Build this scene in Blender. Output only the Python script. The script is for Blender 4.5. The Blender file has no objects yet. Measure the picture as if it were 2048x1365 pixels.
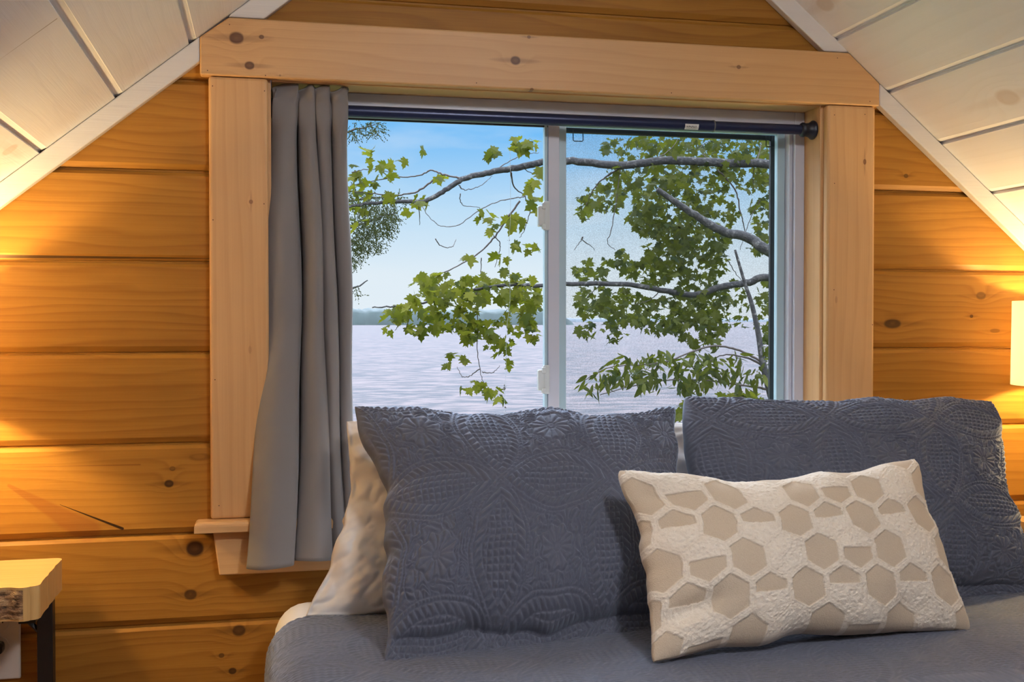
import bpy, bmesh, math, random
import numpy as np
from mathutils import Vector, Matrix

random.seed(7)
rng = np.random.default_rng(11)
S = bpy.context.scene
COL = S.collection

# ------------------------------------------------------------------ camera
YAW, PITCH, FPX, CAMY, CAMZ = math.radians(12.5), math.radians(-1.06), 2212.0, -2.28, 1.2
cd = bpy.data.cameras.new('camera'); cam = bpy.data.objects.new('camera', cd); COL.objects.link(cam)
cd.sensor_width = 36; cd.lens = 36 * FPX / 2048; cd.clip_end = 20000; cd.clip_start = 0.02
cam.location = (0, CAMY, CAMZ); cam.rotation_euler = (math.pi / 2 + PITCH, 0, -YAW)
S.camera = cam
S.view_settings.view_transform = 'Standard'; S.view_settings.look = 'None'
S.view_settings.exposure = 0.0; S.view_settings.gamma = 1; S.view_settings.use_curve_mapping = False

def at(px, py, Y):
    """world point seen at photo pixel (px,py) on the plane of constant depth Y"""
    u, v = (px - 1024) / FPX, -(py - 682.5) / FPX
    f = Vector((math.sin(YAW) * math.cos(PITCH), math.cos(YAW) * math.cos(PITCH), math.sin(PITCH)))
    r = Vector((math.cos(YAW), -math.sin(YAW), 0)); d = f + u * r + v * r.cross(f)
    return Vector((0, CAMY, CAMZ)) + d * ((Y - CAMY) / d.y)

# ------------------------------------------------------------------ sky
W = bpy.data.worlds.new('sky'); S.world = W; W.use_nodes = True
wt = W.node_tree; wt.nodes.clear()
def wn(t, **k):
    n = wt.nodes.new(t)
    for a, b in k.items(): setattr(n, a, b)
    return n
wl = wt.links.new
tc = wn('ShaderNodeTexCoord'); sx = wn('ShaderNodeSeparateXYZ'); wl(tc.outputs['Generated'], sx.inputs[0])
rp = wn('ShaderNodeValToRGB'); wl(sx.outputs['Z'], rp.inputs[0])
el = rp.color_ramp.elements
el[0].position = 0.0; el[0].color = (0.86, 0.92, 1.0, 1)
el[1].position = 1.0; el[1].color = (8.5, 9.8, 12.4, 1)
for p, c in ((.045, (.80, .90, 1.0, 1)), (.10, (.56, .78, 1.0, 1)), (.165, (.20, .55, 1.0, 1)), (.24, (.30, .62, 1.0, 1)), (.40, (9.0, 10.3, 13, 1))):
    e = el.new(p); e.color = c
mp = wn('ShaderNodeMapping'); mp.inputs['Scale'].default_value = (3.0, 3.0, 13.0); wl(tc.outputs['Generated'], mp.inputs[0])
nz = wn('ShaderNodeTexNoise'); nz.inputs['Scale'].default_value = 1.6; nz.inputs['Detail'].default_value = 6; wl(mp.outputs[0], nz.inputs[0])
cr = wn('ShaderNodeValToRGB'); cr.color_ramp.elements[0].position = .54; cr.color_ramp.elements[1].position = .80
cr.color_ramp.elements[1].color = (.5, .5, .5, 1); wl(nz.outputs[0], cr.inputs[0])
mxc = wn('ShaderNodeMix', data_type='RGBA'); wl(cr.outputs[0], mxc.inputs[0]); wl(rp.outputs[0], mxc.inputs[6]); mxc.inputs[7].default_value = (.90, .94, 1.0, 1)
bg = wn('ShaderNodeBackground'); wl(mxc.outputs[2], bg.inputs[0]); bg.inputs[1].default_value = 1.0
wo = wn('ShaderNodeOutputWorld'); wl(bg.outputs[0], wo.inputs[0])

def light(name, kind, loc, energy, color, rot=(0, 0, 0), **k):
    d = bpy.data.lights.new(name, kind); d.energy = energy; d.color = color
    for a, b in k.items(): setattr(d, a, b)
    o = bpy.data.objects.new(name, d); o.location = loc; o.rotation_euler = rot; COL.objects.link(o)
    return o
SUN_E, LAMP_L, LAMP_R, FILL_E = 2.6, 20.0, 13.0, 122.0
light('sun', 'SUN', (-6, -10, 20), SUN_E, (1, .93, .80), (math.radians(48), 0, math.radians(-42)), angle=.01)
pt = light('window_portal', 'AREA', (.612, .16, 1.24), 1, (1, 1, 1), (-math.pi / 2, 0, 0), shape='RECTANGLE', size=1.22, size_y=.9)
pt.data.cycles.is_portal = True

# ------------------------------------------------------------------ material helpers
class NT:
    def __init__(s, name):
        s.m = bpy.data.materials.new(name); s.m.use_nodes = True; s.t = s.m.node_tree; s.t.nodes.clear()
        s.out = s.n('ShaderNodeOutputMaterial')
    def n(s, t, **k):
        x = s.t.nodes.new(t)
        for a, b in k.items(): setattr(x, a, b)
        return x
    def put(s, sock, v):
        if isinstance(v, bpy.types.NodeSocket): s.t.links.new(v, sock)
        elif v is not None: sock.default_value = v
    def m_(s, op, a, b=None, c=None):
        x = s.n('ShaderNodeMath', operation=op)
        s.put(x.inputs[0], a)
        if b is not None: s.put(x.inputs[1], b)
        if c is not None: s.put(x.inputs[2], c)
        return x.outputs[0]
    def mix(s, f, a, b, mode='MIX'):
        x = s.n('ShaderNodeMix', data_type='RGBA', blend_type=mode)
        s.put(x.inputs[0], f); s.put(x.inputs[6], a); s.put(x.inputs[7], b); return x.outputs[2]
    def noise(s, vec, scale, detail=2, rough=.5):
        x = s.n('ShaderNodeTexNoise'); s.put(x.inputs['Vector'], vec); x.inputs['Scale'].default_value = scale
        x.inputs['Detail'].default_value = detail; x.inputs['Roughness'].default_value = rough; return x.outputs[0]
    def comb(s, x, y, z):
        c = s.n('ShaderNodeCombineXYZ'); s.put(c.inputs[0], x); s.put(c.inputs[1], y); s.put(c.inputs[2], z); return c.outputs[0]
    def ramp(s, f, pts):
        r = s.n('ShaderNodeValToRGB'); s.put(r.inputs[0], f); e = r.color_ramp.elements
        while len(e) < len(pts): e.new(.5)
        for q, (p, c) in zip(e, pts):
            q.position = p; q.color = c if len(c) == 4 else (*c, 1)
        return r.outputs[0]
    def bump(s, h, strength=.3, dist=.01):
        b = s.n('ShaderNodeBump'); b.inputs['Strength'].default_value = strength; b.inputs['Distance'].default_value = dist
        s.put(b.inputs['Height'], h); return b.outputs[0]
    def bsdf(s, color, rough=.5, normal=None, **k):
        p = s.n('ShaderNodeBsdfPrincipled'); s.put(p.inputs['Base Color'], color if isinstance(color, bpy.types.NodeSocket) else (*color[:3], 1))
        s.put(p.inputs['Roughness'], rough)
        if normal is not None: s.put(p.inputs['Normal'], normal)
        for a, b in k.items(): s.put(p.inputs[a.replace('_', ' ')], b)
        return p.outputs[0]
    def done(s, sh): s.t.links.new(sh, s.out.inputs[0]); return s.m

def plain(name, color, rough=.5, noise_amt=.06, nscale=30, bump=.0, **k):
    t = NT(name); tc = t.n('ShaderNodeTexCoord'); nv = t.noise(tc.outputs['Object'], nscale, 3)
    c = t.mix(nv, [x * (1 - noise_amt) for x in color] + [1], [min(1, x * (1 + noise_amt)) for x in color] + [1])
    nm = t.bump(nv, bump, .003) if bump else None
    return t.done(t.bsdf(c, rough, nm, **k))

def wood(name, light_c, dark_c, grain='X', across='Z', rings=38, warp=5.0, knots=(), pitch=None, z0=0, rough=.45, contrast=1.0,
         knot_c=(.028, .009, .005), vary=.18, seed=0.0, wash=0, slope=None, spec=.35, streaks=()):
    """pine: growth rings bent round knots. knots: (u, v, ru, rv, strength)"""
    t = NT(name); tc = t.n('ShaderNodeTexCoord'); sp = t.n('ShaderNodeSeparateXYZ'); t.put(sp.inputs[0], tc.outputs['Object'])
    u0 = sp.outputs[grain]
    if slope is not None:                      # distance measured along a sloping board face
        v0 = t.m_('ADD', t.m_('MULTIPLY', sp.outputs['X'], slope[0]), t.m_('MULTIPLY', sp.outputs['Z'], slope[1]))
    else: v0 = sp.outputs[across]
    if pitch:
        bid = t.m_('FLOOR', t.m_('DIVIDE', t.m_('SUBTRACT', v0, z0), pitch))
    else: bid = seed
    wv = t.n('ShaderNodeTexWhiteNoise', noise_dimensions='1D'); t.put(wv.inputs['W'], t.m_('ADD', bid, seed) if pitch else seed)
    rnd = wv.outputs['Value']
    U = t.m_('ADD', u0, t.m_('MULTIPLY', rnd, 31.0))
    n1 = t.noise(t.comb(t.m_('MULTIPLY', U, .55), t.m_('MULTIPLY', v0, 3.2), rnd), 2.2, 2)
    phase = t.m_('ADD', t.m_('MULTIPLY', v0, rings), t.m_('MULTIPLY', n1, warp))
    kmask = None
    for (ku, kv, ru, rv, st) in knots:
        a = t.m_('DIVIDE', t.m_('SUBTRACT', u0, ku), ru); b = t.m_('DIVIDE', t.m_('SUBTRACT', v0, kv), rv)
        d = t.m_('SQRT', t.m_('ADD', t.m_('MULTIPLY', a, a), t.m_('MULTIPLY', b, b)))
        far = t.m_('MAXIMUM', 0.0, t.m_('SUBTRACT', 1.0, t.m_('DIVIDE', d, 4.5)))
        phase = t.m_('ADD', phase, t.m_('MULTIPLY', t.m_('MULTIPLY', far, far), 2.2 * rv / .012))
        core = t.n('ShaderNodeMapRange', interpolation_type='SMOOTHSTEP'); t.put(core.inputs[0], d)
        core.inputs[1].default_value = 1.15; core.inputs[2].default_value = .7; core.inputs[3].default_value = 0; core.inputs[4].default_value = st
        # dark rim with a slightly paler centre, and a short streak along the grain
        rim = t.m_('MULTIPLY', core.outputs[0], t.m_('ADD', .84, t.m_('MULTIPLY', t.m_('MINIMUM', d, 1.0), .16)))
        sa = t.m_('DIVIDE', a, 5.0); sb = t.m_('DIVIDE', b, .7)
        tail = t.m_('MULTIPLY', t.m_('MAXIMUM', 0.0, t.m_('SUBTRACT', 1.0, t.m_('ADD', t.m_('MULTIPLY', sa, sa), t.m_('MULTIPLY', sb, sb)))), .4 * st)
        k = t.m_('MAXIMUM', rim, tail)
        kmask = k if kmask is None else t.m_('MAXIMUM', kmask, k)
    fr = t.m_('FRACT', phase)
    ring = t.ramp(fr, [(0, (.0,) * 3), (.55, (.35,) * 3), (.86, (1,) * 3), (1, (.05,) * 3)])
    fine = t.noise(t.comb(t.m_('MULTIPLY', U, 5.0), t.m_('MULTIPLY', v0, 420.0), rnd), 1.0, 2)
    blotch = t.noise(t.comb(t.m_('MULTIPLY', U, 2.0), t.m_('MULTIPLY', v0, 9.0), rnd), 1.3, 3)
    f = t.m_('ADD', t.m_('MULTIPLY', ring, .34 * contrast), t.m_('MULTIPLY', t.m_('SUBTRACT', fine, .5), .45 * contrast))
    f = t.m_('ADD', f, t.m_('MULTIPLY', t.m_('SUBTRACT', blotch, .45), .95 * contrast))
    f = t.m_('ADD', f, t.m_('MULTIPLY', t.m_('SUBTRACT', rnd, .5), vary * 2))
    x = t.n('ShaderNodeMath', operation='ADD', use_clamp=True); t.put(x.inputs[0], f); x.inputs[1].default_value = .1
    c = t.mix(x.outputs[0], (*light_c, 1), (*dark_c, 1))
    if kmask is not None: c = t.mix(kmask, c, (*knot_c, 1))
    for (a0, b0, a1, b1, wd, st, colr_) in streaks:
        L2 = (a1 - a0) ** 2 + (b1 - b0) ** 2
        pu = t.m_('SUBTRACT', u0, a0); pv = t.m_('SUBTRACT', v0, b0)
        q = t.n('ShaderNodeMath', operation='MULTIPLY', use_clamp=True); t.put(q.inputs[0], t.m_('ADD', t.m_('MULTIPLY', pu, a1 - a0), t.m_('MULTIPLY', pv, b1 - b0))); q.inputs[1].default_value = 1 / L2
        q = q.outputs[0]
        eu = t.m_('SUBTRACT', pu, t.m_('MULTIPLY', q, a1 - a0)); ev = t.m_('SUBTRACT', pv, t.m_('MULTIPLY', q, b1 - b0))
        dd = t.m_('SQRT', t.m_('ADD', t.m_('MULTIPLY', eu, eu), t.m_('MULTIPLY', ev, ev)))
        w_ = t.m_('MULTIPLY', t.m_('ADD', .15, t.m_('MULTIPLY', q, .85)), wd); w_ = t.m_('MULTIPLY', w_, t.m_('ADD', .6, t.m_('MULTIPLY', blotch, .8)))
        k2 = t.n('ShaderNodeMath', operation='MULTIPLY', use_clamp=True); t.put(k2.inputs[0], t.m_('SUBTRACT', 1.0, t.m_('DIVIDE', dd, w_))); k2.inputs[1].default_value = 3.0
        c = t.mix(t.m_('MULTIPLY', k2.outputs[0], st), c, (*colr_, 1))
    nm = t.bump(t.m_('ADD', fine, t.m_('MULTIPLY', ring, .5)), .12, .002)
    return t.done(t.bsdf(c, rough, nm, Specular_IOR_Level=spec))

def kn(px, py, Y, r, st=.9, asp=1.25, vert=False):
    p = at(px, py, Y)
    return (p.z, p.x, r * asp, r, st) if vert else (p.x, p.z, r * asp, r, st)

# ------------------------------------------------------------------ mesh helpers
def link(o): COL.objects.link(o); return o
def mesh_obj(name, verts, faces, mat, parent=None, smooth=False):
    me = bpy.data.meshes.new(name); me.from_pydata([tuple(v) for v in verts], [], [tuple(f) for f in faces]); me.update()
    if smooth: me.polygons.foreach_set('use_smooth', [True] * len(me.polygons))
    if mat: me.materials.append(mat)
    o = link(bpy.data.objects.new(name, me))
    if parent is not None: o.parent = parent; o.matrix_parent_inverse = Matrix.Translation(-Vector(parent.location)) if parent.parent is None and parent.type == 'EMPTY' else Matrix.Identity(4)
    return o
def bm_obj(name, bm, mat, parent=None, smooth=False):
    bmesh.ops.recalc_face_normals(bm, faces=bm.faces[:])
    me = bpy.data.meshes.new(name); bm.to_mesh(me); bm.free()
    if smooth:
        me.polygons.foreach_set('use_smooth', [True] * len(me.polygons))
    if mat: me.materials.append(mat)
    o = link(bpy.data.objects.new(name, me))
    if parent is not None: o.parent = parent; o.matrix_parent_inverse = Matrix.Translation(-Vector(parent.location)) if parent.parent is None and parent.type == 'EMPTY' else Matrix.Identity(4)
    return o
def box(bm, x0, x1, y0, y1, z0, z1, bev=0, seg=2):
    r = bmesh.ops.create_cube(bm, size=1)['verts']
    for v in r: v.co = Vector(((x0 + x1) / 2 + v.co.x * (x1 - x0), (y0 + y1) / 2 + v.co.y * (y1 - y0), (z0 + z1) / 2 + v.co.z * (z1 - z0)))
    if bev:
        es = list({e for v in r for e in v.link_edges})
        bmesh.ops.bevel(bm, geom=es, offset=bev, segments=seg, affect='EDGES', profile=.5)
    return bm
def boxo(name, d, mat, parent=None, bev=0, seg=2):
    return bm_obj(name, box(bmesh.new(), *d, bev=bev, seg=seg), mat, parent)
def prism_xz(name, poly, y0, y1, mat, parent=None, bev=0):
    bm = bmesh.new(); a = [bm.verts.new((x, y0, z)) for x, z in poly]; b = [bm.verts.new((x, y1, z)) for x, z in poly]
    bm.faces.new(a); bm.faces.new(b[::-1]); n = len(poly)
    for i in range(n): bm.faces.new((a[i], b[i], b[(i + 1) % n], a[(i + 1) % n]))
    if bev: bmesh.ops.bevel(bm, geom=bm.edges[:], offset=bev, segments=3, affect='EDGES', profile=.5)
    return bm_obj(name, bm, mat, parent)
def tube_data(pts, rad, n=8):
    pts = [Vector(p) for p in pts]; V = []; F = []; up = Vector((0.1, 1, .05)).normalized()
    for i, p in enumerate(pts):
        d = (pts[min(i + 1, len(pts) - 1)] - pts[max(i - 1, 0)]).normalized()
        a = d.cross(up)
        if a.length < 1e-3: a = d.cross(Vector((1, 0, 0)))
        a.normalize(); b = d.cross(a); r = rad[i] if hasattr(rad, '__len__') else rad
        for k in range(n):
            t = 2 * math.pi * k / n; V.append(p + (a * math.cos(t) + b * math.sin(t)) * r)
    for i in range(len(pts) - 1):
        for k in range(n):
            F.append((i * n + k, i * n + (k + 1) % n, (i + 1) * n + (k + 1) % n, (i + 1) * n + k))
    F.append(tuple(range(n))[::-1]); F.append(tuple((len(pts) - 1) * n + k for k in range(n)))
    return V, F
def tube(name, pts, rad, mat, parent=None, n=10, smooth=True):
    V, F = tube_data(pts, rad, n); return mesh_obj(name, V, F, mat, parent, smooth)
def lathe(name, prof, axis_o, axis_d, mat, parent=None, n=32, smooth=True, closed=False):
    """prof: (r, h) pairs round axis_d through axis_o"""
    d = Vector(axis_d).normalized(); a = d.orthogonal().normalized(); b = d.cross(a); o = Vector(axis_o); V = []; F = []
    for r, h in prof:
        for k in range(n):
            t = 2 * math.pi * k / n; V.append(o + d * h + (a * math.cos(t) + b * math.sin(t)) * r)
    m = len(prof)
    for i in range(m if closed else m - 1):
        j = (i + 1) % m
        for k in range(n): F.append((i * n + k, i * n + (k + 1) % n, j * n + (k + 1) % n, j * n + k))
    if not closed:
        F.append(tuple(range(n))[::-1]); F.append(tuple((m - 1) * n + k for k in range(n)))
    o_ = mesh_obj(name, V, F, mat, parent, smooth)
    bm = bmesh.new(); bm.from_mesh(o_.data); bmesh.ops.recalc_face_normals(bm, faces=bm.faces[:]); bm.to_mesh(o_.data); bm.free()
    if smooth:
        try: o_.data.set_sharp_from_angle(angle=math.radians(40))
        except Exception: pass
    return o_
def empty(name, loc=(0, 0, 0)):
    o = link(bpy.data.objects.new(name, None)); o.location = loc; o.empty_display_size = .05; return o
def tag(o, label=None, cat=None, group=None, kind=None):
    if label: o['label'] = label
    if cat: o['category'] = cat
    if group: o['group'] = group
    if kind: o['kind'] = kind
    return o
def struct(o, label=None, cat=None): return tag(o, label, cat, None, 'structure')
def smooth_path(pts, k=6):
    """Catmull-Rom through the given points"""
    P = [Vector(p) for p in pts]; out = []
    for i in range(len(P) - 1):
        a, b, c, d = P[max(i - 1, 0)], P[i], P[i + 1], P[min(i + 2, len(P) - 1)]
        for j in range(k):
            t = j / k
            out.append(.5 * ((2 * b) + (c - a) * t + (2 * a - 5 * b + 4 * c - d) * t * t + (3 * b - a - 3 * c + d) * t ** 3))
    out.append(P[-1]); return out

# value noise on arrays
_tab = rng.random((256, 256))
def vnoise(x, y, s=1.0, off=0):
    x = np.asarray(x) * s + off * 17.3 + 1000; y = np.asarray(y) * s + off * 9.1 + 1000
    xi = np.floor(x).astype(int); yi = np.floor(y).astype(int); fx = x - xi; fy = y - yi
    fx = fx * fx * (3 - 2 * fx); fy = fy * fy * (3 - 2 * fy)
    g = lambda a, b: _tab[a % 256, b % 256]
    return (g(xi, yi) * (1 - fx) + g(xi + 1, yi) * fx) * (1 - fy) + (g(xi, yi + 1) * (1 - fx) + g(xi + 1, yi + 1) * fx) * fy
def fbm(x, y, s, o=0, n=3):
    return sum(vnoise(x, y, s * 2 ** i, o + i) / 2 ** i for i in range(n)) / sum(1 / 2 ** i for i in range(n))

# ================================================================== SETTING
SL, SR = .806, .829                                    # slopes of the two ceiling planes
zl = lambda x: 1.464 + SL * (x + .491)
zr = lambda x: 1.825 - SR * (x - 1.238)
RX, RZ = .6065, 2.3486
YB = -4.3                                              # wall behind the camera
P, Z0 = .18, .597

wall_knots = [kn(390, 1098, 0, .0165, 1, 1.15), kn(381, 1190, 0, .011, .85), kn(478, 1262, 0, .012, .85, 1.2), kn(443, 1312, 0, .005, .8),
              kn(465, 1343, 0, .007, .9), kn(338, 968, 0, .008, .95), kn(345, 938, 0, .005, .6), kn(400, 915, 0, .008, .35, 3),
              kn(1962, 592, 0, .0095, .6, 1.5), kn(1943, 633, 0, .004, .8), kn(1785, 648, 0, .011, .85, 2.2), kn(1990, 662, 0, .005, .5, 3),
              kn(1812, 352, 0, .005, .7), kn(1785, 242, 0, .006, .6), kn(140, 205, 0, .004, .4), kn(700, 60, 0, .006, .3)]
M_wall = wood('amber_pine_wall', (.385, .175, .026), (.195, .074, .011), rings=44, warp=7, knots=wall_knots, pitch=P, z0=Z0, rough=.5, spec=.18, vary=.14, seed=3.0, contrast=1.0,
    streaks=[(*at(18, 972, 0).xz, *at(175, 1062, 0).xz, .026, .38, (.24, .06, .015)), (*at(120, 1010, 0).xz, *at(245, 1058, 0).xz, .0030, .95, (.02, .008, .004)),
             (*at(30, 935, 0).xz, *at(280, 930, 0).xz, .0016, .5, (.14, .04, .01)), (*at(420, 517, 0).xz, *at(0, 513, 0).xz, .0040, .85, (.03, .012, .006))])
hk = [kn(473, 77, -.02, .0125, .97), kn(523, 75, -.02, .0045, .9), kn(499, 132, -.02, .0085, .95), kn(1030, 122, -.02, .0095, .97),
      kn(1057, 75, -.02, .0035, .8), kn(1476, 135, -.02, .0045, .8), kn(560, 152, -.02, .002, .6), kn(864, 176, -.02, .003, .8), kn(1063, 180, -.02, .0035, .8)]
PL, PD = (.66, .39, .175), (.50, .265, .10)
M_head = wood('pale_pine_header', PL, PD, rings=40, warp=4, knots=hk, contrast=.8, seed=1.7, knot_c=(.075, .024, .011))
M_cas_l = wood('pale_pine_casing_left', PL, PD, grain='Z', across='X', rings=46, warp=3.5, knots=[kn(502, 404, -.02, .004, .8, 1.2, True), kn(500, 700, -.02, .003, .3, 3, True)], contrast=.8, seed=4.1, knot_c=(.16, .05, .02))
M_cas_r = wood('pale_pine_casing_right', PL, PD, grain='Z', across='X', rings=46, warp=4.5, knots=[kn(1729, 324, -.02, .004, .9, 1.8, True), kn(1672, 600, -.02, .003, .3, 3, True)], contrast=.8, seed=8.3, knot_c=(.13, .04, .016))
M_pine = wood('pale_pine_trim', PL, PD, rings=40, warp=3, contrast=.7, seed=6.2)
M_pine_v = wood('pale_pine_jamb', PL, PD, grain='Z', across='Y', rings=40, warp=3, contrast=.7, seed=5.2)
cn = math.hypot(1, SL); cnr = math.hypot(1, SR)
WC, WD = (.80, .80, .83), (.69, .68, .69)
def ceil_knot(px, py, r, Y, side, st=.5):
    # meet the sight line with the sloping plane
    o = Vector((0, CAMY, CAMZ)); d = at(px, py, 0) - o
    if side == 'L': t = (1.464 + SL * .491 - o.z + SL * o.x) / (d.z - SL * d.x)
    else: t = (1.825 + SR * 1.238 - o.z - SR * o.x) / (d.z + SR * d.x)
    p = o + d * t
    v = (p.x + SL * p.z) / cn if side == 'L' else (p.x - SR * p.z) / cnr
    return (p.y, v, r * 1.5, r, st)
M_ceil_l = wood('whitewashed_board_left', WC, WD, grain='Y', slope=(1 / cn, SL / cn), rings=30, warp=4, contrast=.55, pitch=.1775, z0=0, rough=.5,
                knots=[ceil_knot(20, 300, .016, 0, 'L', .35)], streaks=[(*ceil_knot(0, 119, 1, 0, 'L')[:2], *ceil_knot(113, 38, 1, 0, 'L')[:2], .0022, .8, (.30, .25, .2))], knot_c=(.42, .27, .15), vary=.06, seed=2.0, spec=.25)
M_ceil_r = wood('whitewashed_board_right', WC, WD, grain='Y', slope=(1 / cnr, -SR / cnr), rings=30, warp=4, contrast=.55, pitch=.1725, z0=0, rough=.5,
                knots=[ceil_knot(2015, 195, .022, 0, 'R', .4), ceil_knot(1650, 8, .02, 0, 'R', .35)], knot_c=(.42, .27, .15), vary=.06, seed=12.0, spec=.25)
M_strip = wood('whitewashed_trim', (.69, .66, .63), (.60, .56, .52), rings=30, warp=3, contrast=.4, seed=9.0)
M_plaster = plain('painted_board', (.62, .56, .48), .6)
M_floor = wood('pine_floor', (.45, .22, .08), (.30, .13, .04), grain='Y', across='X', pitch=.13, rings=40)

def plank_wall(name, segs, mat, x_lim=None):
    """horizontal boards with a bevelled joint every P metres; segs: (x0,x1,z0,z1)"""
    V, F = [], []
    for (x0, x1, za, zb) in segs:
        prof = [(.022, za)]
        k0 = int(math.floor((za - Z0) / P)); k1 = int(math.ceil((zb - Z0) / P))
        pr = []
        for k in range(k0, k1 + 1):
            b = Z0 + k * P
            pr += [(.010, b - .0030), (.010, b + .0005), (.0065, b + .0015), (0.0, b + .0125), (0.0, b + P - .0110), (.0055, b + P - .0045)]
        pr = [(y, z) for y, z in pr if za < z < zb]
        prof = [(.022, za), (0.0 if pr[0][0] == 0 else pr[0][0], za)] + pr + [(pr[-1][0], zb), (.022, zb)]
        n = len(prof); b0 = len(V)
        V += [(x0, y, z) for y, z in prof] + [(x1, y, z) for y, z in prof]
        for i in range(n): j = (i + 1) % n; F.append((b0 + i, b0 + j, b0 + n + j, b0 + n + i))
        F.append(tuple(b0 + i for i in range(n))); F.append(tuple(b0 + n + i for i in range(n))[::-1])
    bm = bmesh.new(); me = bpy.data.meshes.new('t'); me.from_pydata(V, [], F); bm.from_mesh(me)
    for s in (0, 1):
        nrm = Vector((-SL, 0, 1)).normalized() if s == 0 else Vector((SR, 0, 1)).normalized()
        bmesh.ops.bisect_plane(bm, geom=bm.verts[:] + bm.edges[:] + bm.faces[:], plane_co=(RX, 0, RZ - .001), plane_no=nrm, clear_outer=True)
    return bm_obj(name, bm, mat)
OX0, OX1, OZ0, OZ1 = .004, 1.220, .805, 1.684           # clear window opening
XL, XR = -1.25, 2.45
wn_ = plank_wall('wall_back', [(XL, OX0 - .03, 0, 2.4), (OX1 + .03, XR, 0, 2.4), (OX0 - .03, OX1 + .03, OZ1 + .03, 2.4), (OX0 - .03, OX1 + .03, 0, OZ0 - .03)], M_wall)
struct(wn_)
# outer layer of the gable wall, with the window hole
M_out = plain('outer_boarding', (.30, .24, .18), .7)
bm = bmesh.new()
for d in ((XL, OX0 - .03, .024, .15, -2.6, 1.9), (OX1 + .03, XR, .024, .15, -2.6, 1.9), (OX0 - .03, OX1 + .03, .024, .15, OZ1 + .03, 1.9), (OX0 - .03, OX1 + .03, .024, .15, -2.6, OZ0 - .03)):
    box(bm, *d)
bmesh.ops.bisect_plane(bm, geom=bm.verts[:] + bm.edges[:] + bm.faces[:], plane_co=(RX, 0, RZ - .001), plane_no=Vector((-SL, 0, 1)).normalized(), clear_outer=True)
bmesh.ops.bisect_plane(bm, geom=bm.verts[:] + bm.edges[:] + bm.faces[:], plane_co=(RX, 0, RZ - .001), plane_no=Vector((SR, 0, 1)).normalized(), clear_outer=True)
struct(bm_obj('wall_exterior', bm, M_out))

def plank_ceiling(name, side, mat):
    """boards running along Y on the sloping plane; joints fall where the photograph shows them"""
    if side == 'L': d = Vector((1, 0, SL)).normalized(); n = Vector((-SL, 0, 1)).normalized(); org = Vector((-.282, 0, zl(-.282))); pt_, top = .1775, (RX + .282) * cn
    else: d = Vector((-1, 0, SR)).normalized(); n = Vector((SR, 0, 1)).normalized(); org = Vector((1.372, 0, zr(1.372))); pt_, top = .1725, (1.372 - RX) * cnr
    s_lo = -1.75; prof = []                                # (s, out) out = distance above the plane
    k = math.ceil(s_lo / pt_)
    prof.append((s_lo, 0))
    while k * pt_ < top - .02:
        s = k * pt_
        if s > s_lo + .02: prof += [(s - .0035, 0), (s - .0020, .006), (s + .0015, .006), (s + .0045, .0035), (s + .0135, .0008), (s + .0145, 0)]
        k += 1
    prof.append((top, 0))
    V = []; F = []
    for y in (.15 if False else -.0005, YB):
        V += [org + d * s + n * o + Vector((0, y, 0)) for s, o in prof]
        V += [org + d * top + n * .10 + Vector((0, y, 0)), org + d * s_lo + n * .10 + Vector((0, y, 0))]
    m = len(prof) + 2
    for i in range(m): j = (i + 1) % m; F.append((i, j, m + j, m + i))
    F.append(tuple(range(m))); F.append(tuple(m + i for i in range(m))[::-1])
    o = mesh_obj(name, V, F, mat)
    bm = bmesh.new(); bm.from_mesh(o.data); bmesh.ops.recalc_face_normals(bm, faces=bm.faces[:]); bm.to_mesh(o.data); bm.free()
    return struct(o)
plank_ceiling('ceiling', 'L', M_ceil_l)
plank_ceiling('ceiling', 'R', M_ceil_r)
# roof overhang outside, continuing both slopes
for s, (x0, f) in enumerate(((XL - .4, zl), (XR + .4, zr))):
    struct(prism_xz('trim_%d' % (14 + s), [(x0, f(x0)), (RX, RZ), (RX, RZ + .12), (x0, f(x0) + .12)], .001, .38, M_out))

struct(boxo('floor', (XL, XR, YB, 0, -.05, 0), M_floor))
struct(boxo('wall_left', (XL - .06, XL, YB, 0, 0, zl(XL) - .005), M_wall))
struct(boxo('wall_right', (XR, XR + .06, YB, 0, 0, zr(XR) - .005), M_wall))
struct(prism_xz('wall_front', [(XL, 0), (XR, 0), (XR, zr(XR)), (RX, RZ), (XL, zl(XL))], YB - .08, YB, M_plaster))

# strips where the ceiling meets the gable wall, cut against the header
def strip(pts, n): return struct(prism_xz('trim_%d' % n, pts, -.022, -.0002, M_strip, bev=.003))
w = .049
strip([(XL + .02, zl(XL + .02) - .001), (-.1265, zl(-.1265) - .001), (-.1265, zl(-.1265) - w), (XL + .02, zl(XL + .02) - w)], 1)
strip([(-.066, zl(-.066) - .001), (RX, RZ - .002), (RX, RZ - w - .002), (-.066 + w / SL + .0015, 1.7985), (-.072, 1.7985)], 2)
strip([(XR - .02, zr(XR - .02) - .001), (1.347, zr(1.347) - .001), (1.347, zr(1.347) - w), (XR - .02, zr(XR - .02) - w)], 3)
strip([(1.268, zr(1.268) - .001), (RX, RZ - .002), (RX, RZ - w - .002), (1.270 - w / SR, 1.7985), (1.2695, 1.7985)], 4)
# ------------------------------------------------------------------ window trim
CX0, CX1 = -.110, 1.338
hd = struct(prism_xz('trim_5', [(-.126, 1.682), (1.346, 1.682), (1.346, zr(1.346) - .002), (1.2705, 1.7975), (-.0705, 1.7975), (-.126, zl(-.126) - .002)], -.024, -.0002, M_head, bev=.0035))
cl = struct(boxo('trim_6', (CX0, OX0, -.021, -.0002, .806, 1.681), M_cas_l, bev=.006, seg=3))
crs = struct(boxo('trim_7', (OX1, CX1, -.021, -.0002, .806, 1.681), M_cas_r, bev=.006, seg=3))
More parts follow.
